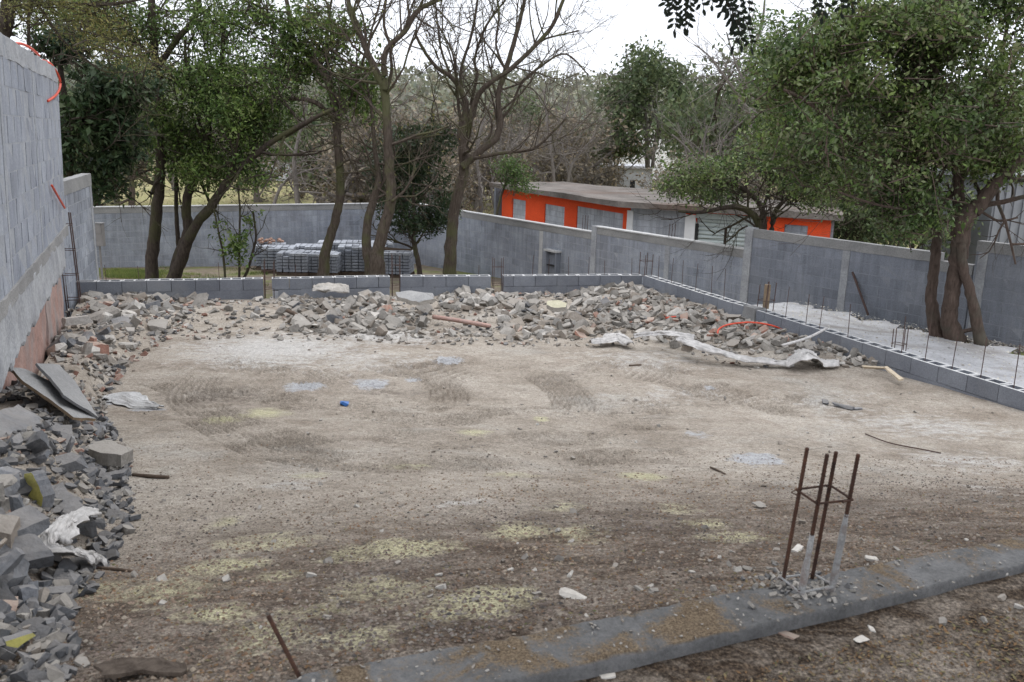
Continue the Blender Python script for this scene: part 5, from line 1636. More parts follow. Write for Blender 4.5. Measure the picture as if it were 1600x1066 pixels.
for kd in PR:
    for i, src in enumerate(PR[kd]):
        if (kd, i) not in used:
            p = atY(500 + 200 * i, 300, 90); p.z = float(out_z(np.array(p.x), np.array(p.y))); src.location = p; src['label'] = LBL[kd]; src['group'] = kd + ' trees in the background belt'

BLM = [(20, 'the dark trunk at the top left corner'), (140, 'the dense broadleaf tree'), (262, 'the many stemmed leaning tree'), (380, 'the end of the long level limb'), (515, 'the slim leaning tree'), (600, 'the forked mossy tree'), (655, 'the small round evergreen'), (718, 'the large bare mossy tree'),
       (800, 'the light green shrub at the building corner'), (870, 'the bare two trunked tree'), (940, 'the left half of the orange building'), (1012, 'the rounded green tree'), (1110, 'the grey multi stemmed tree'), (1180, 'the roller shutter'), (1250, 'the orange right end of the building'), (1350, 'the tall dark wall'), (1490, 'the three trunk tree'), (1590, 'the corrugated shed')]
grp = {}
for o in COL.objects:
    if o.parent is None and str(o.get('group', '')).endswith('background belt'):
        px = project(o.location)[0]; k = min(BLM, key=lambda q: abs(q[0] - px))[1]
        grp.setdefault((o['group'].split()[0], k), []).append(o)
KW = {'green': 'leafy green background tree', 'bare': 'leafless grey background tree', 'scrub': 'brownish dry background shrub'}
for (kd, k), ob in grp.items():
    ob.sort(key=lambda o: o.location.y)
    for i, o in enumerate(ob): o['label'] = ('' if len(ob) == 1 else ['nearest ', 'second nearest ', 'third nearest ', 'fourth nearest ', 'fifth nearest ', 'sixth nearest '][min(i, 5)]) + KW[kd] + ' behind ' + k


# far wood on the rise
def wood():
    n = 5200
    Yw = rng.uniform(95, 240, n); px = rng.uniform(-250, 1850, n)
    V = []
    x = (px - 800) / FPX * Yw
    z = out_z(x, Yw)
    hgt = 7 + 3 * fbm(x, Yw, .05, 3, 61) + 1.5 * fbm(x, Yw, .3, 2, 62)
    C = np.stack([x, Yw, z], 1)
    pts = np.repeat(C, 14, 0)
    H = np.repeat(hgt, 14)
    g = rng.normal(size=(len(pts), 3)) * np.array([1.6, 1.6, 0]); u = rng.random(len(pts)) ** .7
    pts = pts + g; pts[:, 2] += u * H * (1 - .1 * np.hypot(g[:, 0], g[:, 1]))
    v, f = leaf_arrays(pts, .95, 1.5)
    m = M_leaf('leaf_wood', [(.16, .17, .14), (.20, .22, .17), (.26, .25, .22), (.23, .26, .20)], .9, .15)
    tag(fast_mesh('woodland', v, f, m), kind='stuff')


wood()

# ------------------------------------------------------------------ rubble
def hull(seed, dims, npts=13, rough=0.):
    """broken slab or block: a box with corners and edges broken off along random planes"""
    r = random.Random(seed)
    bm = bmesh.new()
    bmesh.ops.create_cube(bm, size=1)
    for v in bm.verts: v.co = Vector((v.co.x + r.uniform(-.08, .08), v.co.y + r.uniform(-.10, .10), v.co.z * r.uniform(.8, 1.1)))
    for _ in range(r.randint(4, 7)):
        nn = Vector((r.gauss(0, 1), r.gauss(0, 1), r.gauss(0, .45))).normalized()
        ext = max(v.co.dot(nn) for v in bm.verts)
        bmesh.ops.bisect_plane(bm, geom=bm.verts[:] + bm.edges[:] + bm.faces[:], plane_co=nn * ext * r.uniform(.55, .9), plane_no=nn, clear_outer=True)
    co = [v.co.copy() for v in bm.verts]; bm.free(); bm = bmesh.new()
    for c in co: bm.verts.new(Vector((c.x * dims[0], c.y * dims[1], c.z * dims[2])))
    bmesh.ops.remove_doubles(bm, verts=bm.verts, dist=.03)
    bmesh.ops.convex_hull(bm, input=bm.verts)
    bmesh.ops.delete(bm, geom=[v for v in bm.verts if not v.link_faces], context='VERTS')
    if rough:
        for _ in range(3):
            bmesh.ops.subdivide_edges(bm, edges=[e for e in bm.edges if e.calc_length() > .17], cuts=1)
            bmesh.ops.triangulate(bm, faces=bm.faces)
        sd = Vector((seed * 1.7, 0, 0))
        for v in bm.verts: v.co += noise.noise_vector(v.co * 2.6 + sd) * rough * 1.1 + noise.noise_vector(v.co * 8 + sd) * rough * .7
    bm.verts.index_update()
    V = np.array([v.co[:] for v in bm.verts]); F = [[v.index for v in f.verts] for f in bm.faces]
    bm.free(); return V, F


SH = [hull(i, (1, random.Random(i).uniform(.5, .95), random.Random(i + 50).uniform(.2, .5))) for i in range(26)]
SHN = [hull(i + 100, (1, random.Random(i).uniform(.5, .95), random.Random(i + 70).uniform(.2, .5)), 12, .026) for i in range(22)]
MATK = ['chunk', 'chunk_dark', 'chunk_warm', 'chunk_light', 'brick']
MESHC = {}


def chunk_mesh(near, i, mk):
    k = (near, i, mk)
    if k not in MESHC:
        V, F = (SHN if near else SH)[i]
        me = bpy.data.meshes.new('chunk'); me.from_pydata(V.tolist(), [], F); me.materials.append(MAT[MATK[mk]]); MESHC[k] = me
    return MESHC[k]


HERO = [(8, 562, 158, 650), (-30, 625, 122, 704), (128, 684, 214, 726), (34, 735, 72, 802), (66, 752, 156, 820), (78, 800, 162, 888), (178, 522, 224, 556), (224, 494, 272, 524), (100, 486, 142, 516),
        (612, 452, 684, 476), (850, 466, 890, 484), (1066, 538, 1120, 556), (1120, 556, 1245, 578), (1235, 560, 1315, 578), (930, 532, 990, 546), (486, 450, 552, 466), (674, 492, 770, 512), (5, 985, 60, 1016)]


def hero(px, py, s, dd=5.):
    m = s * FPX / dd * .42
    return s > .05 and any(a - m < px < c + m and b_ - m * .6 < py < d + m for a, b_, c, d in HERO)


pl = []          # x, y, z, size, zone, layer


def scatter(n, gen, smin, smax, zone, sep=.55, power=2.0, lift=0., sink=.22):
    placed = []
    for _ in range(n):
        x, Y = gen()
        s = smin + (smax - smin) * random.random() ** power
        px, py, dd = project((x, Y, float(lot_z(x, Y))))
        if hero(px, py, s, dd): continue
        if zone == 'L' and Y < 3.1: s *= .62
        if zone == 'B' and px < 440:
            if random.random() < .87: continue
            s *= .55
        if px < -60 or px > 1660 or py > 1110: continue
        ok = True
        for q in placed[-260:]:
            if (q[0] - x) ** 2 + (q[1] - Y) ** 2 < (sep * (q[2] + s) * .5) ** 2: ok = False; break
        if not ok: continue
        placed.append((x, Y, s))
        pl.append([x, Y, float(lot_z(x, Y)) + s * (.5 - sink) * .42 + lift, s, zone])


def g_left(lo=2.1, hi=11.5, k=1.):
    def f():
        Y = random.uniform(lo, hi)
        w = max(.2, float(np.interp(Y, EY, EW))) * k
        d = -.22 * (Y > 6) + (w + .22 * (Y > 6)) * random.random() ** .85
        nx, ny = LWd.y, -LWd.x
        s = (Y - LW1.y) / LWd.y
        return LW1.x + LWd.x * s + nx * d, Y + ny * d * 1.0
    return f


def g_back(k=1.):
    def f():
        x = random.uniform(-6.6, 4.3)
        bl = float(back_line(x))
        wb = float(np.interp(x, [-6, -3, 0, 1.5, 3, 6], [2.6, 3.0, 3.6, 3.7, 3.4, 2.0])) * k
        Y = bl - .2 - wb * random.random() ** 1.1
        if x > float(right_line(Y)) - .15: x = float(right_line(Y)) - .2 - random.random() * .5
        return x, Y
    return f


def g_right():
    Y = random.uniform(10.6, 14.5); return float(right_line(Y)) - .15 - 1.9 * random.random() ** 1.2, Y


scatter(170, g_left(3.0, 7.2, .92), .24, .44, 'L', .70, 1.3)
scatter(560, g_left(2.1, 7.5), .10, .34, 'L', .58, 1.9)
scatter(260, g_left(7.8, 13, .9), .20, .40, 'L', .66, 1.5)
scatter(700, g_left(7.5, 14, 1.1), .10, .36, 'L', .6, 2.4)
scatter(500, g_left(1.9, 3.4, 1.05), .05, .17, 'L', .6, 2)
scatter(240, g_left(2.1, 9, .75), .09, .26, 'L', .6, 2, .11)
scatter(2000, g_back(), .09, .31, 'B', .58, 2.4, 0, .34)
scatter(800, g_back(.9), .08, .24, 'B', .6, 2.2, .03)
scatter(700, g_right, .09, .30, 'C', .58, 2.2)
scatter(260, g_right, .07, .2, 'C', .6, 2, .08)


def pick_mat(zone, x, Y):
    r = random.random()
    if zone == 'L' and Y < 7.5: return 1 if r < .74 else 0 if r < .91 else 2 if r < .94 else 3 if r < .96 else 4
    if zone == 'L': return 0 if r < .42 else 1 if r < .58 else 2 if r < .74 else 4 if r < .86 else 3
    if zone == 'B': return 0 if r < .48 else 2 if r < .74 else 3 if r < .90 else 1 if r < .96 else 4
    return 0 if r < .46 else 2 if r < .74 else 3 if r < .92 else 4


info = []
for p in pl:
    px, py, dd = project(p[:3])
    info.append((p[3] * FPX / dd, p, pick_mat(p[4], p[0], p[1])))
info.sort(key=lambda q: -q[0])
conc = [q for q in info if q[2] != 4][:285]; bri = [q for q in info if q[2] == 4][:70]
ids = {id(q) for q in conc} | {id(q) for q in bri}
ZN = {'L': 'in the heap along the left wall', 'B': 'in the rubble band along the back footing', 'C': 'in the small heap beside the right footing'}
MNM = ['grey concrete chunk', 'dark grey concrete chunk', 'sandy mortar chunk', 'pale concrete chunk', 'reddish brick fragment']


def rrot():
    return (random.gauss(0, .5), random.gauss(0, .5), random.uniform(0, 6.28))


LM = [(85, 610, 'the broken grey plates'), (50, 768, 'the yellow painted slab'), (25, 665, 'the large dark slab'), (88, 685, 'the split layered chunk'), (168, 702, 'the flat sandy chunk'), (115, 790, 'the long sloping slab'), (110, 845, 'the crumpled near sack'),
      (200, 540, 'the large pale stone'), (247, 508, 'the wide grey rock'), (120, 500, 'the rounded pale lump'), (60, 470, 'the pink plaster wall'), (112, 440, 'the tall leaning bar cage'), (648, 463, 'the wide flat slab'), (870, 475, 'the pale yellow slab'), (520, 456, 'the half buried cement bag'),
      (720, 502, 'the reddish plank'), (465, 493, 'the dark sloping plank'), (1150, 552, 'the long twisted sack'), (1270, 565, 'the bunched white sack'), (955, 535, 'the small torn sack'), (1180, 512, 'the orange conduit'), (1151, 485, 'the cast stub'), (1005, 440, 'the corner bar cage'), (776, 440, 'the middle bar cage'),
      (616, 440, 'the left footing gap'), (30, 1000, 'the small yellow topped slab'), (195, 628, 'the spilled plaster'), (300, 450, 'the leaning dark stems'), (417, 440, 'the leaning thin bars')]
REL = {'l': 'left of', 'r': 'right of', 'b': 'behind', 'f': 'before', 'n': 'touching'}
seen_lab = {}


def where(px, py):
    d = sorted((math.hypot(px - a, (py - b_) * 1.6), a, b_, t_) for a, b_, t_ in LM)[0]
    dx, dy = px - d[1], (py - d[2]) * 1.6
    k = 'n' if d[0] < 22 else ('l' if dx < 0 else 'r') if abs(dx) > abs(dy) else ('b' if dy < 0 else 'f')
    far_ = '' if k == 'n' else ('just ' if d[0] < 55 else 'some way ' if d[0] > 110 else '')
    return far_ + REL[k] + ' ' + d[3]


for spx, p, mk in conc + bri:
    near = spx > 26
    i = random.randrange(22 if near else 26)
    fz = random.uniform(.6, 1.3); fy = random.uniform(.6, 1.05)
    o = piece('brick_fragment' if mk == 4 else 'concrete_chunk', chunk_mesh(near, i, mk), p[:3], (p[3], p[3] * fy, p[3] * fz), rrot())
    qx, qy, qd = project(p[:3])
    lab = ('flat ' if fz < .8 else 'long ' if fy < .72 else 'stout ' if fz > 1.15 else '') + MNM[mk] + ' ' + where(qx, qy)
    lab = ('big ' if spx > 60 else 'small ' if spx < 24 else '') + lab
    tag(o, lab, 'brick fragment' if mk == 4 else 'rubble chunk', MNM[mk] + 's ' + ZN[p[4]])
# everything smaller: joined
allr = [(p[0], p[1], p[2], p[3], mk) for q in info if id(q) not in ids for (spx, p, mk) in [q]]
gB = g_back(1.15)
byl = {}
for o in COL.objects:
    if o.get('category') in ('rubble chunk', 'brick fragment'): byl.setdefault(o['label'], []).append(o)
for lb, ob in byl.items():
    if len(ob) > 1:
        ob.sort(key=lambda o: project(o.location)[1])
        for i, o in enumerate(ob): o['label'] = (['upper', 'lower'] if len(ob) == 2 else ['highest', 'second highest', 'third highest', 'fourth highest', 'fifth highest', 'sixth highest', 'seventh highest', 'eighth highest', 'ninth highest', 'tenth highest'])[min(i, 9)] + ' ' + lb
for gen, n, smx in ((g_left(1.9, 8, 1.12), 1900, .08), (g_left(8, 14, 1.2), 700, .09), (gB, 2800, .09), (g_right, 600, .08)):
    for _ in range(n):
        x, Y = gen(); s = .025 + (smx - .025) * random.random() ** 1.6
        px, py, dd = project((x, Y, float(lot_z(x, Y))))
        if -40 < px < 1640 and py < 1110 and not (gen is gB and px < 440 and random.random() < .5):
            allr.append((x, Y, float(lot_z(x, Y)) + s * .2, s, pick_mat('L' if x < -4.2 or Y < 8 else 'B', x, Y)))
for _ in range(900):            # strays over the yard
    Y = 2.6 + 11 * random.random() ** 1.3; x = random.uniform(-.55, .62) * (Y + .5)
    if x > float(right_line(Y)) - .2 or lwall_dist(x, Y) < .3: continue
    s = .012 + .03 * random.random() ** 3
    if float(fbm(np.array(x), np.array(Y), .7, 3, 77)) < .5 and random.random() < .8: continue
    allr.append((x, Y, float(lot_z(x, Y)) + s * .12, s, random.choice([0, 0, 2, 2, 3])))
for _ in range(420):
    q_ = pwall_at(random.uniform(1290, 1640)); off = .15 + .9 * random.random() ** 1.5
    x, Y = q_.x - .56 * off, q_.y - .82 * off
    s = random.uniform(.02, .07); allr.append((x, Y, float(np.interp(Y, [9, 16], [2.98, 2.75])) + .02, s, random.choice([0, 1, 2, 2, 3])))
for _ in range(170):
    a_ = random.uniform(0, 6.28); q_ = abs(random.gauss(0, .11))
    allr.append((cc_.x + q_ * math.cos(a_) * 1.5, cc_.y + q_ * math.sin(a_) * .7, SLZ + .004, random.uniform(.008, .03), random.choice([0, 0, 1, 3])))
for _ in range(500):
    t_ = random.uniform(-1.6, 3.2); w__ = random.uniform(-.02, .24)
    allr.append((t_, 2.40 + S_SL * t_ - w__, SLZ + .002, random.uniform(.004, .012), random.choice([0, 0, 2, 3])))
mb = MB(); mats = []
for x, Y, z, s, mk in allr:
    V, F = SH[random.randrange(26)]
    rt = np.array(Matrix.Rotation(random.uniform(0, 6.28), 3, 'Z') @ Matrix.Rotation(random.gauss(0, .5), 3, 'X') @ Matrix.Rotation(random.gauss(0, .5), 3, 'Y'))
    mb.add((V * s) @ rt.T + np.array([x, Y, z]), F); mats += [mk] * len(F)
o = mb.build('rubble', [MAT[k] for k in MATK]); o.data.polygons.foreach_set('material_index', np.array(mats, np.int32)); tag(o, kind='stuff')

# gravel, chips and dry leaves on the near soil
def bits():
    n = 70000
    Y = 1.9 + 4.8 * rng.random(n) ** 1.5; x = rng.uniform(-.75, .75, n) * (Y + .4)
    s = slab_s(x, Y)
    keep = (s > .02) & (s < 5) & ((rng.random(n) < np.exp(-np.maximum(s - 1.5, 0) * .55)))
    x, Y = x[keep], Y[keep]
    C = np.stack([x, Y, lot_z(x, Y) + .002], 1)
    k = len(C); oc = np.array([[1, 0, 0], [-1, 0, 0], [0, 1, 0], [0, -1, 0], [0, 0, .8], [0, 0, -.8]])
    sz = .0026 + .008 * rng.random(k) ** 3
    V = C[:, None] + oc[None] * sz[:, None, None] * rng.uniform(.6, 1.3, (k, 1, 3))
    f = np.array([[0, 2, 4], [2, 1, 4], [1, 3, 4], [3, 0, 4]])
    F = (f[None] + (np.arange(k) * 6)[:, None, None]).reshape(-1, 3)
    tag(fast_mesh('gravel', V.reshape(-1, 3), F, MAT['gravelbit']), kind='stuff')
    n = 15000
    x = rng.uniform(-.9, 2.6, n); Y = 2.40 + S_SL * x - .36 - 1.0 * rng.random(n)
    C = np.stack([x, Y, lot_z(x, Y) + .004], 1)
    n2 = 5000; x2 = rng.uniform(-2.5, 3, n2); Y2 = 2.45 + S_SL * x2 + 3.0 * rng.random(n2) ** 2.0
    C = np.concatenate([C, np.stack([x2, Y2, lot_z(x2, Y2) + .003], 1)])
    k = len(C); a = rng.uniform(0, 6.28, k); sz = .004 + .007 * rng.random(k) ** 2
    d = np.stack([np.cos(a), np.sin(a), rng.normal(size=k) * .25], 1) * sz[:, None]; e = np.stack([-np.sin(a), np.cos(a), rng.normal(size=k) * .3], 1) * sz[:, None] * .45
    V = np.stack([C - d, C + e, C + d, C - e], 1).reshape(-1, 3)
    tag(fast_mesh('leaf_litter', V, np.arange(4 * k).reshape(k, 4), MAT['litter']), kind='stuff')
    # grass in the back lot and weeds
    def blades(P, h, nm):
        k = len(P); a = rng.uniform(0, 6.28, k); w = .006
        d = np.stack([np.cos(a), np.sin(a), np.zeros(k)], 1) * w; tp = P + np.stack([rng.normal(size=k) * .35, rng.normal(size=k) * .35, np.ones(k)], 1) * (h * rng.uniform(.4, 1.2, k))[:, None]
        V = np.stack([P - d, P + d, tp], 1).reshape(-1, 3)
        tag(fast_mesh(nm, V, np.arange(3 * k).reshape(k, 3), MAT['grass']), kind='stuff')
    P = []
    for _ in range(9000):
        c = atY(random.uniform(165, 235), 425, 1); Y_ = random.uniform(22.5, 26.5); q = random.gauss(205, 28)
        p = atY(q, 425, Y_); P.append((p.x, Y_, 0))
    for _ in range(7000):
        Y_ = random.uniform(21, 28); p = atY(random.uniform(230, 420), 425, Y_)
        if vnoise(np.array(p.x), np.array(p.y), 1.2, 9) > .55: P.append((p.x, Y_, 0))
    P = np.array(P); P[:, 2] = out_z(P[:, 0], P[:, 1])
    blades(P, .10, 'grass')
    P = rng.uniform(size=(16000, 3)); P[:, 1] = 33 + 25 * P[:, 1]; P[:, 0] = (P[:, 0] * 1.1 - .62) * P[:, 1]; P[:, 2] = out_z(P[:, 0], P[:, 1])
    blades(P, .32, 'field_grass')


bits()

# ------------------------------------------------------------------ pieces one can single out
def ray_plane(px, py, A, N):
    d = Vector(ray(px, py)); o_ = Vector((0, 0, CZ))
    return o_ + d * ((A - o_).dot(N) / d.dot(N))


def plate(name, outline, a3, thick, mat, label, cat, rough=.006, edge=None):
    """flat broken slab: outline traced on the plane through three real points, given its thickness"""
    A, B, C = [onz(*q) for q in a3]
    N = (B - A).cross(C - A).normalized()
    if N.z < 0: N = -N
    P = [ray_plane(x, y, A, N) for x, y in outline]
    c = sum(P, Vector()) / len(P)
    bm = bmesh.new()
    Q = []
    for i, p in enumerate(P):
        q = P[(i + 1) % len(P)]
        for t_ in (0, .33, .66):
            v = p.lerp(q, t_); Q.append(v + noise.noise_vector(v * 23) * rough * 2 - c)
    f = bm.faces.new([bm.verts.new(q) for q in Q])
    ext = bmesh.ops.extrude_face_region(bm, geom=[f])
    for v in [g for g in ext['geom'] if isinstance(g, bmesh.types.BMVert)]: v.co -= N * thick + noise.noise_vector(v.co * 30) * rough
    bmesh.ops.triangulate(bm, faces=bm.faces)
    bmesh.ops.subdivide_edges(bm, edges=[e for e in bm.edges if e.calc_length() > .08], cuts=1)
    for v in bm.verts: v.co += noise.noise_vector(v.co * 14 + c) * rough * .6
    bmesh.ops.recalc_face_normals(bm, faces=bm.faces)
    me = bpy.data.meshes.new(name); bm.to_mesh(me); bm.free()
    me.materials.append(mat)
    if edge:
        me.materials.append(edge)
        for pl_ in me.polygons:
            if pl_.normal.dot(N) < .7: pl_.material_index = 1
    o = bpy.data.objects.new(name, me); o.location = c; link(o); return tag(o, label, cat)


def rock(px, py, wpx, z, mat, label, cat='rubble chunk', sc=(1, .8, .6), seed=0, rot=None, name='concrete_chunk', near=True, lift=.3):
    p = onz(px, py, z); zz = z
    for _ in range(4): zz = float(lot_z(p.x, p.y)) + z * 0; p = onz(px, py, zz + lift * wpx * p.y / FPX * .5)
    s = wpx * p.y / FPX
    V, F = SHN[seed % 22]
    me = bpy.data.meshes.new('chunk'); me.from_pydata(V.tolist(), [], F); me.materials.append(MAT[mat])
    o = piece(name, me, p, (s * sc[0], s * sc[1], s * sc[2]), rot or (0, 0, seed)); return tag(o, label, cat)


plate('broken_plate', [(15, 574), (41, 576), (83, 598), (97, 619), (150, 654), (115, 652), (80, 625), (61, 613), (37, 596)], [(150, 654, 3.98), (15, 574, 4.28), (92, 570, 4.10)], .02, MAT['beam'], 'large broken grey plate with torn brown underside leaning on the left heap', 'broken plate', .004, MAT['wood'])
plate('broken_plate', [(57, 567), (93, 570), (117, 596), (137, 625), (154, 652), (100, 617), (79, 590)], [(154, 652, 3.985), (57, 567, 4.285), (93, 570, 4.11)], .018, MAT['beam'], 'upper broken grey plate of the split pair on the left heap', 'broken plate', .004, MAT['chunk_dark'])
plate('yellow_slab', [(39, 741), (48, 738), (58, 752), (66, 778), (62, 797), (38, 797)], [(39, 741, 4.34), (38, 797, 4.16), (66, 778, 4.24)], .07, MAT['yellow'], 'yellow painted slab standing in the dark rubble at left', 'painted slab', .004, MAT['chunk_dark'])
plate('yellow_slab', [(10, 1003), (50, 989), (55, 993), (30, 1012), (12, 1011)], [(10, 1003, 4.50), (50, 989, 4.50), (30, 1012, 4.47)], .05, MAT['yellow'], 'small yellow topped slab at the bottom left edge', 'painted slab', .003, MAT['chunk_dark'])
plate('yellow_slab', [(855, 470), (872, 469), (886, 474), (884, 480), (866, 481), (854, 476)], [(855, 472, 3.56), (886, 475, 3.56), (866, 481, 3.52)], .07, MAT['yellow_pale'], 'pale yellow slab in the middle of the back rubble', 'painted slab', .004, MAT['chunk'])
plate('flat_slab', [(618, 456), (640, 454), (676, 459), (678, 467), (655, 472), (640, 469), (622, 464)], [(618, 458, 3.60), (678, 462, 3.60), (655, 472, 3.54)], .06, MAT['beam'], 'wide flat grey slab on the back rubble below the footing gap', 'slab', .010, MAT['chunk'])
plate('grey_slab', [(-20, 650), (0, 641), (30, 631), (67, 657), (64, 680), (38, 697), (-10, 690)], [(0, 641, 4.28), (67, 657, 4.16), (38, 697, 4.16)], .16, MAT['chunk_dark'], 'large dark grey slab chunk on the left edge under the broken plates', 'rubble slab', .008)
plate('grey_slab', [(57, 676), (88, 664), (112, 663), (114, 690), (90, 707), (50, 695)], [(57, 676, 4.10), (112, 665, 4.05), (90, 707, 4.04)], .13, MAT['chunk_dark'], 'split layered dark chunk right of the large slab at left', 'rubble slab', .010)
plate('grey_slab', [(130, 700), (150, 690), (172, 688), (209, 701), (190, 712), (160, 708)], [(130, 700, 3.90), (209, 701, 3.86), (165, 708, 3.88)], .085, MAT['chunk'], 'flat sandy grey block chunk lying at the foot of the left heap', 'rubble slab', .007)
plate('grey_slab', [(70, 760), (95, 756), (130, 790), (150, 815), (120, 818), (95, 795)], [(70, 760, 4.18), (150, 815, 4.12), (120, 818, 4.12)], .09, MAT['chunk_dark'], 'long grey slab sloping beside the yellow painted slab', 'rubble slab', .007)
rock(200, 540, 36, 3.4, 'chunk_light', 'large pale stone sitting apart right of the left heap', seed=3, sc=(1, .8, .75))
rock(247, 508, 46, 3.3, 'chunk', 'wide grey rock standing off the left heap near the top', seed=5, sc=(1.1, .8, .6))
rock(120, 500, 38, 3.5, 'chunk_light', 'rounded pale block lump high on the left heap', seed=7, sc=(1, .7, .7), lift=.9)
rock(150, 556, 32, 3.4, 'chunk', 'pointed grey chunk at the foot of the left heap', seed=9, sc=(1, .7, .8))
rock(895, 930, 47, 4.3, 'chunk_light', 'smooth pale stone lying alone near the beam', seed=11, sc=(1, .62, .45), rot=(.1, .1, -.35), lift=.25)
rock(1187, 789, 22, 4.1, 'chunk', 'small grey stone on the soil left of the near cage', seed=2, sc=(1, .8, .6))
rock(1247, 858, 26, 4.3, 'chunk_light', 'small square concrete lump behind the near cage', seed=4, sc=(1, .8, .6))
rock(1362, 873, 24, 4.4, 'chunk_light', 'pale triangular stone by the beam right of the near cage', seed=6, sc=(1, .7, .7))
rock(916, 962, 13, 4.4, 'chunk_light', 'tiny white stone between the smooth stone and the beam', seed=8)
rock(60, 842, 40, 4.3, 'chunk_light', 'pale topped chunk left of the crumpled sack', seed=10, sc=(1, .8, .8), lift=.6)
rock(130, 1035, 34, 4.4, 'chunk', 'grey rounded stone at the bottom left corner', seed=12)
rock(1345, 1000, 30, 4.4, 'chunk_light', 'flat pale shard on the soil before the beam', seed=13, sc=(.8, 1, .3), lift=.1)
rock(1362, 982, 20, 4.4, 'chunk_light', 'small light stone before the beam at right', seed=14, sc=(1, .7, .4), lift=.1)
rock(1232, 992, 30, 4.4, 'brick', 'pinkish flat brick piece at the front foot of the beam', 'brick fragment', (1, .7, .3), 15, None, 'brick_fragment', lift=.1)
rock(950, 1057, 26, 4.4, 'chunk_light', 'pale stone at the bottom edge before the beam', seed=16, sc=(1, .6, .4), lift=.1)
rock(1290, 628, 22, 3.4, 'chunk_dark', 'left one of the dark stones scattered on the right of the yard', seed=17, sc=(1, .6, .5), lift=.2)
rock(1316, 634, 34, 3.4, 'chunk_dark', 'middle crumbled dark stone on the right of the yard', seed=18, sc=(1, .5, .35), lift=.2)
rock(1340, 638, 15, 3.4, 'chunk_dark', 'right bluish dark stone on the right of the yard', seed=19, sc=(1, .8, .7), lift=.3)
rock(1075, 533 + 10, 28, 3.4, 'chunk_warm', 'brown rounded sack lump at the tip of the long torn sack', seed=20, sc=(.8, .6, 1.2), lift=1.2)


def tube_obj(name, pts, r, mat, label, cat, n=7, lift=0., onground=True):
    """pts (px, py, height above ground)"""
    P = []
    for x, y, h in pts:
        z = 3.4
        p = onz(x, y, z)
        for _ in range(5): z = float(lot_z(p.x, p.y)) + h; p = onz(x, y, z)
        P.append(tuple(p))
    Q = catmull(P, 6); b0_ = Q[0].copy()
    mb = MB(); mb.tube(Q - b0_, r, n); o = mb.build(name, MAT[mat], None, True); o.location = b0_
    return tag(o, label, cat)


plate('bark_piece', [(148, 1040), (190, 1026), (250, 1028), (292, 1036), (286, 1052), (220, 1048), (160, 1056)], [(148, 1040, 4.46), (292, 1036, 4.465), (220, 1052, 4.465)], .012, MAT['bark_brown'], 'curved dark brown bark or board piece at the bottom left', 'board', .006)
tube_obj('conduit', [(1121, 524, .05), (1124, 514, .10), (1140, 507, .14), (1175, 504, .16), (1210, 510, .14), (1238, 524, .06)], .013, 'conduit', 'orange flexible conduit arching over the rubble by the right footing', 'conduit')
tube_obj('conduit', [(1040, 497, .08), (1055, 495, .1), (1066, 498, .06)], .012, 'conduit', 'short orange pipe bit in the back rubble at right', 'conduit')
tube_obj('plank', [(676, 495, .10), (710, 500, .10), (745, 506, .10), (766, 510, .04)], .035, 'pink', 'long reddish plank lying across the rubble edge in the middle', 'plank', 4)
tube_obj('stick', [(448, 485, .12), (465, 493, .08), (483, 502, .04)], .035, 'wood_dark', 'dark plank sloping in the back rubble at left', 'plank', 4)
tube_obj('stick', [(208, 742, .01), (235, 744, .015), (264, 746, .01)], .014, 'wood_dark', 'brown stick on the soil beside the left heap', 'stick', 5)
tube_obj('stick', [(150, 887, .01), (175, 889, .012), (210, 893, .01)], .008, 'wood_dark', 'dark twig on the soil below the crumpled sack', 'stick', 5)
tube_obj('stick', [(1110, 730, .01), (1122, 735, .012), (1133, 741, .01)], .008, 'wood_dark', 'small dark twig left of the near cage', 'stick', 5)
tube_obj('stick', [(983, 571, .015), (1002, 570, .015)], .012, 'wood_dark', 'short twig on the pale floor before the torn sack', 'stick', 5)
tube_obj('wire', [(1352, 678, .01), (1390, 692, .02), (1440, 702, .015), (1470, 708, .01)], .006, 'rust_far', 'long thin wire lying on the soil at right', 'wire', 5)
tube_obj('stick', [(1222, 540, .25), (1262, 528, .3), (1292, 513, .36)], .018, 'plastic', 'pale bent pipe leaning on the right footing', 'pipe', 6)
a = pwall_at(1492, 520); 
pa, pb = onz(1492, 521, 2.95), Vector(onz(1588, 504, 3.0))
mb = MB(); mb.tube([(0, 0, 0), tuple((pb - pa) * .5 + Vector((0, 0, .03))), tuple(pb - pa)], .035, 6); o = mb.build('fallen_branch', MAT['bark_red'], None); o.location = pa; tag(o, 'fallen branch lying on the gravel between the right trunks', 'branch')
# boards by the right footing
for pts, lab in (([(1347, 571), (1380, 573), (1384, 575), (1350, 574)], 'pale wooden board lying flat by the right footing'), ([(1381, 573), (1386, 572), (1412, 592), (1405, 593)], 'pale narrow board angled away from its twin by the right footing')):
    plate('board', pts, [(pts[0][0], pts[0][1], 3.36), (pts[1][0], pts[1][1], 3.36), (pts[2][0], pts[2][1], 3.34)], .02, MAT['wood_pale'], lab, 'board', .002)
# blue scrap, white scraps
p = onz(538, 614, 3.47); mb = MB(); V, F = hull(5, (.09, .07, .05), 16); mb.add(V, F); o = mb.build('blue_scrap', MAT['blue']); o.location = (p.x, p.y, float(lot_z(p.x, p.y)) + .02); tag(o, 'crumpled blue plastic scrap on the soil by the pale puddle stains', 'plastic scrap')


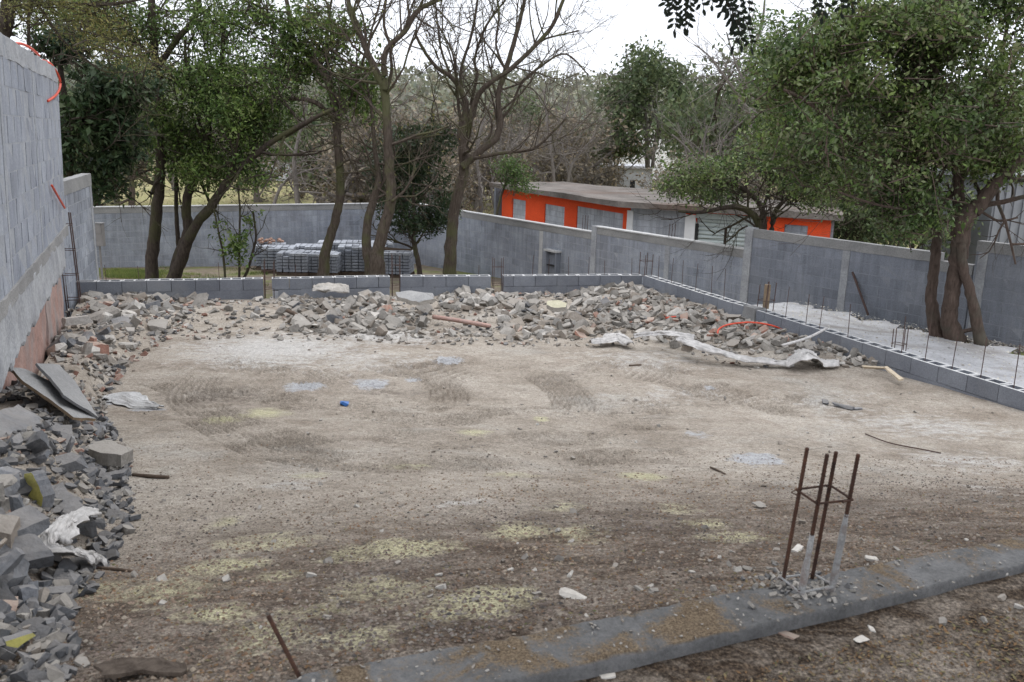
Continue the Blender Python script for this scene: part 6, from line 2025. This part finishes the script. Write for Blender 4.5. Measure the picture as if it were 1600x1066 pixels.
def sack(pts, wid, label, h=.06, seed=0, fold=60, mat='plastic', name='torn_sack'):
    """long crumpled woven sack: folded sheet lying over rubble, with thickness"""
    C = []
    for x, y, hh in pts:
        z = 3.4; p = onz(x, y, z)
        for _ in range(5): z = float(lot_z(p.x, p.y)) + hh; p = onz(x, y, z)
        C.append(tuple(p))
    Q = catmull(C, 8); n = len(Q); m = 44
    W = np.interp(np.linspace(0, 1, n), np.linspace(0, 1, len(wid)), wid)
    vs = []
    for i in range(n):
        d = Q[min(i + 1, n - 1)] - Q[max(i - 1, 0)]; d /= np.linalg.norm(d); s = np.cross(d, [0, 0, 1]); s /= np.linalg.norm(s) + 1e-9
        for j in range(m):
            u = j / (m - 1) * 2 - 1
            ww = W[i] * (1 + .25 * noise.noise(Vector((i * .35, seed, 0))))
            v = Q[i] + s * u * ww * .5
            hgt = h * (1 - u * u) * .8 + h * .55 * noise.noise(Vector((i * .12, u * fold * .28, seed))) + h * .3 * noise.noise(Vector((i * .5, u * 5, seed + 3))) + h * .22 * noise.noise(Vector((i * .06, u * 22, seed + 5)))
            v = v + np.array([0, 0, hgt + .01]) + s * .25 * ww * noise.noise(Vector((i * .2, u * 2, seed + 7)))
            vs.append(v)
    idx = np.arange(n * m).reshape(n, m)
    q = np.stack([idx[:-1, :-1], idx[:-1, 1:], idx[1:, 1:], idx[1:, :-1]], -1).reshape(-1, 4)
    vs = np.array(vs); b_ = vs[0].copy()
    o = fast_mesh(name, vs - b_, q, MAT[mat], None, True); o.location = b_
    md = o.modifiers.new('thickness', 'SOLIDIFY'); md.thickness = .003
    return tag(o, label, 'sack')


sack([(1062, 532, .22), (1085, 540, .2), (1120, 552, .15), (1160, 563, .08), (1210, 570, .04), (1240, 572, .03)], [.16, .22, .17, .12, .08], 'long twisted white sack running down the front of the right heap', .055, 1)
sack([(1228, 571, .03), (1245, 560, .14), (1262, 556, .16), (1280, 570, .03), (1310, 572, .02)], [.16, .36, .3, .12], 'bunched white sack at the end of the right heap', .07, 2)
sack([(922, 537, .05), (945, 535, .06), (965, 528, .1), (985, 541, .05)], [.12, .22, .26, .12], 'small torn white sack at the middle rubble edge', .06, 3)
sack([(990, 528, .16), (1020, 524, .2), (1050, 524, .22), (1085, 530, .2)], [.08, .12, .16, .1], 'thin white sack strip left of the long twisted sack', .05, 4)
sack([(150, 806, .10), (125, 810, .14), (105, 822, .14), (88, 845, .14), (90, 865, .10), (120, 872, .06), (150, 880, .03), (156, 888, .01)], [.06, .10, .14, .13, .11, .09, .08, .04], 'crumpled dirty white sack on the near left rubble', .035, 5)
sack([(490, 455, .16), (520, 453, .18), (545, 456, .14)], [.2, .35, .25], 'pale cement bag half buried in the back rubble', .10, 6, mat='chunk_light')
sack([(165, 627, .01), (190, 622, .02), (215, 632, .012), (250, 639, .006)], [.1, .34, .26, .08], 'white spilled plaster sheet on the soil at left', .03, 7, mat='mortar_white')

# hoses on top of the tall wall
def wall_tube(name, pts, r, label):
    P = []
    for px, py, off in pts:
        A = Vector((LW1.x, LW1.y, 0)) + Vector((LWd.y, -LWd.x, 0)) * off; N = Vector((LWd.y, -LWd.x, 0))
        P.append(tuple(ray_plane(px, py, A, N)))
    Q = catmull(P, 6); b_ = Q[0].copy(); mb = MB(); mb.tube(Q - b_, r, 8); o = mb.build(name, MAT['conduit'], None, True); o.location = b_
    return tag(o, label, 'conduit')


wall_tube('conduit', [(14, 78, -.1), (20, 69, -.1), (35, 69, -.08), (50, 77, -.06), (61, 87, -.1)], .013, 'orange flexible hose lying on top of the tall left wall')
wall_tube('conduit', [(59, 97, -.12), (68, 95, -.06), (80, 101, .02), (92, 120, .05), (94, 135, .05), (88, 148, .04), (75, 158, .04)], .013, 'orange hose curling over the end of the tall left wall')
wall_tube('conduit', [(81, 290, .03), (90, 306, .03), (101, 325, .03)], .012, 'straight orange pipe sticking from the end of the tall wall')
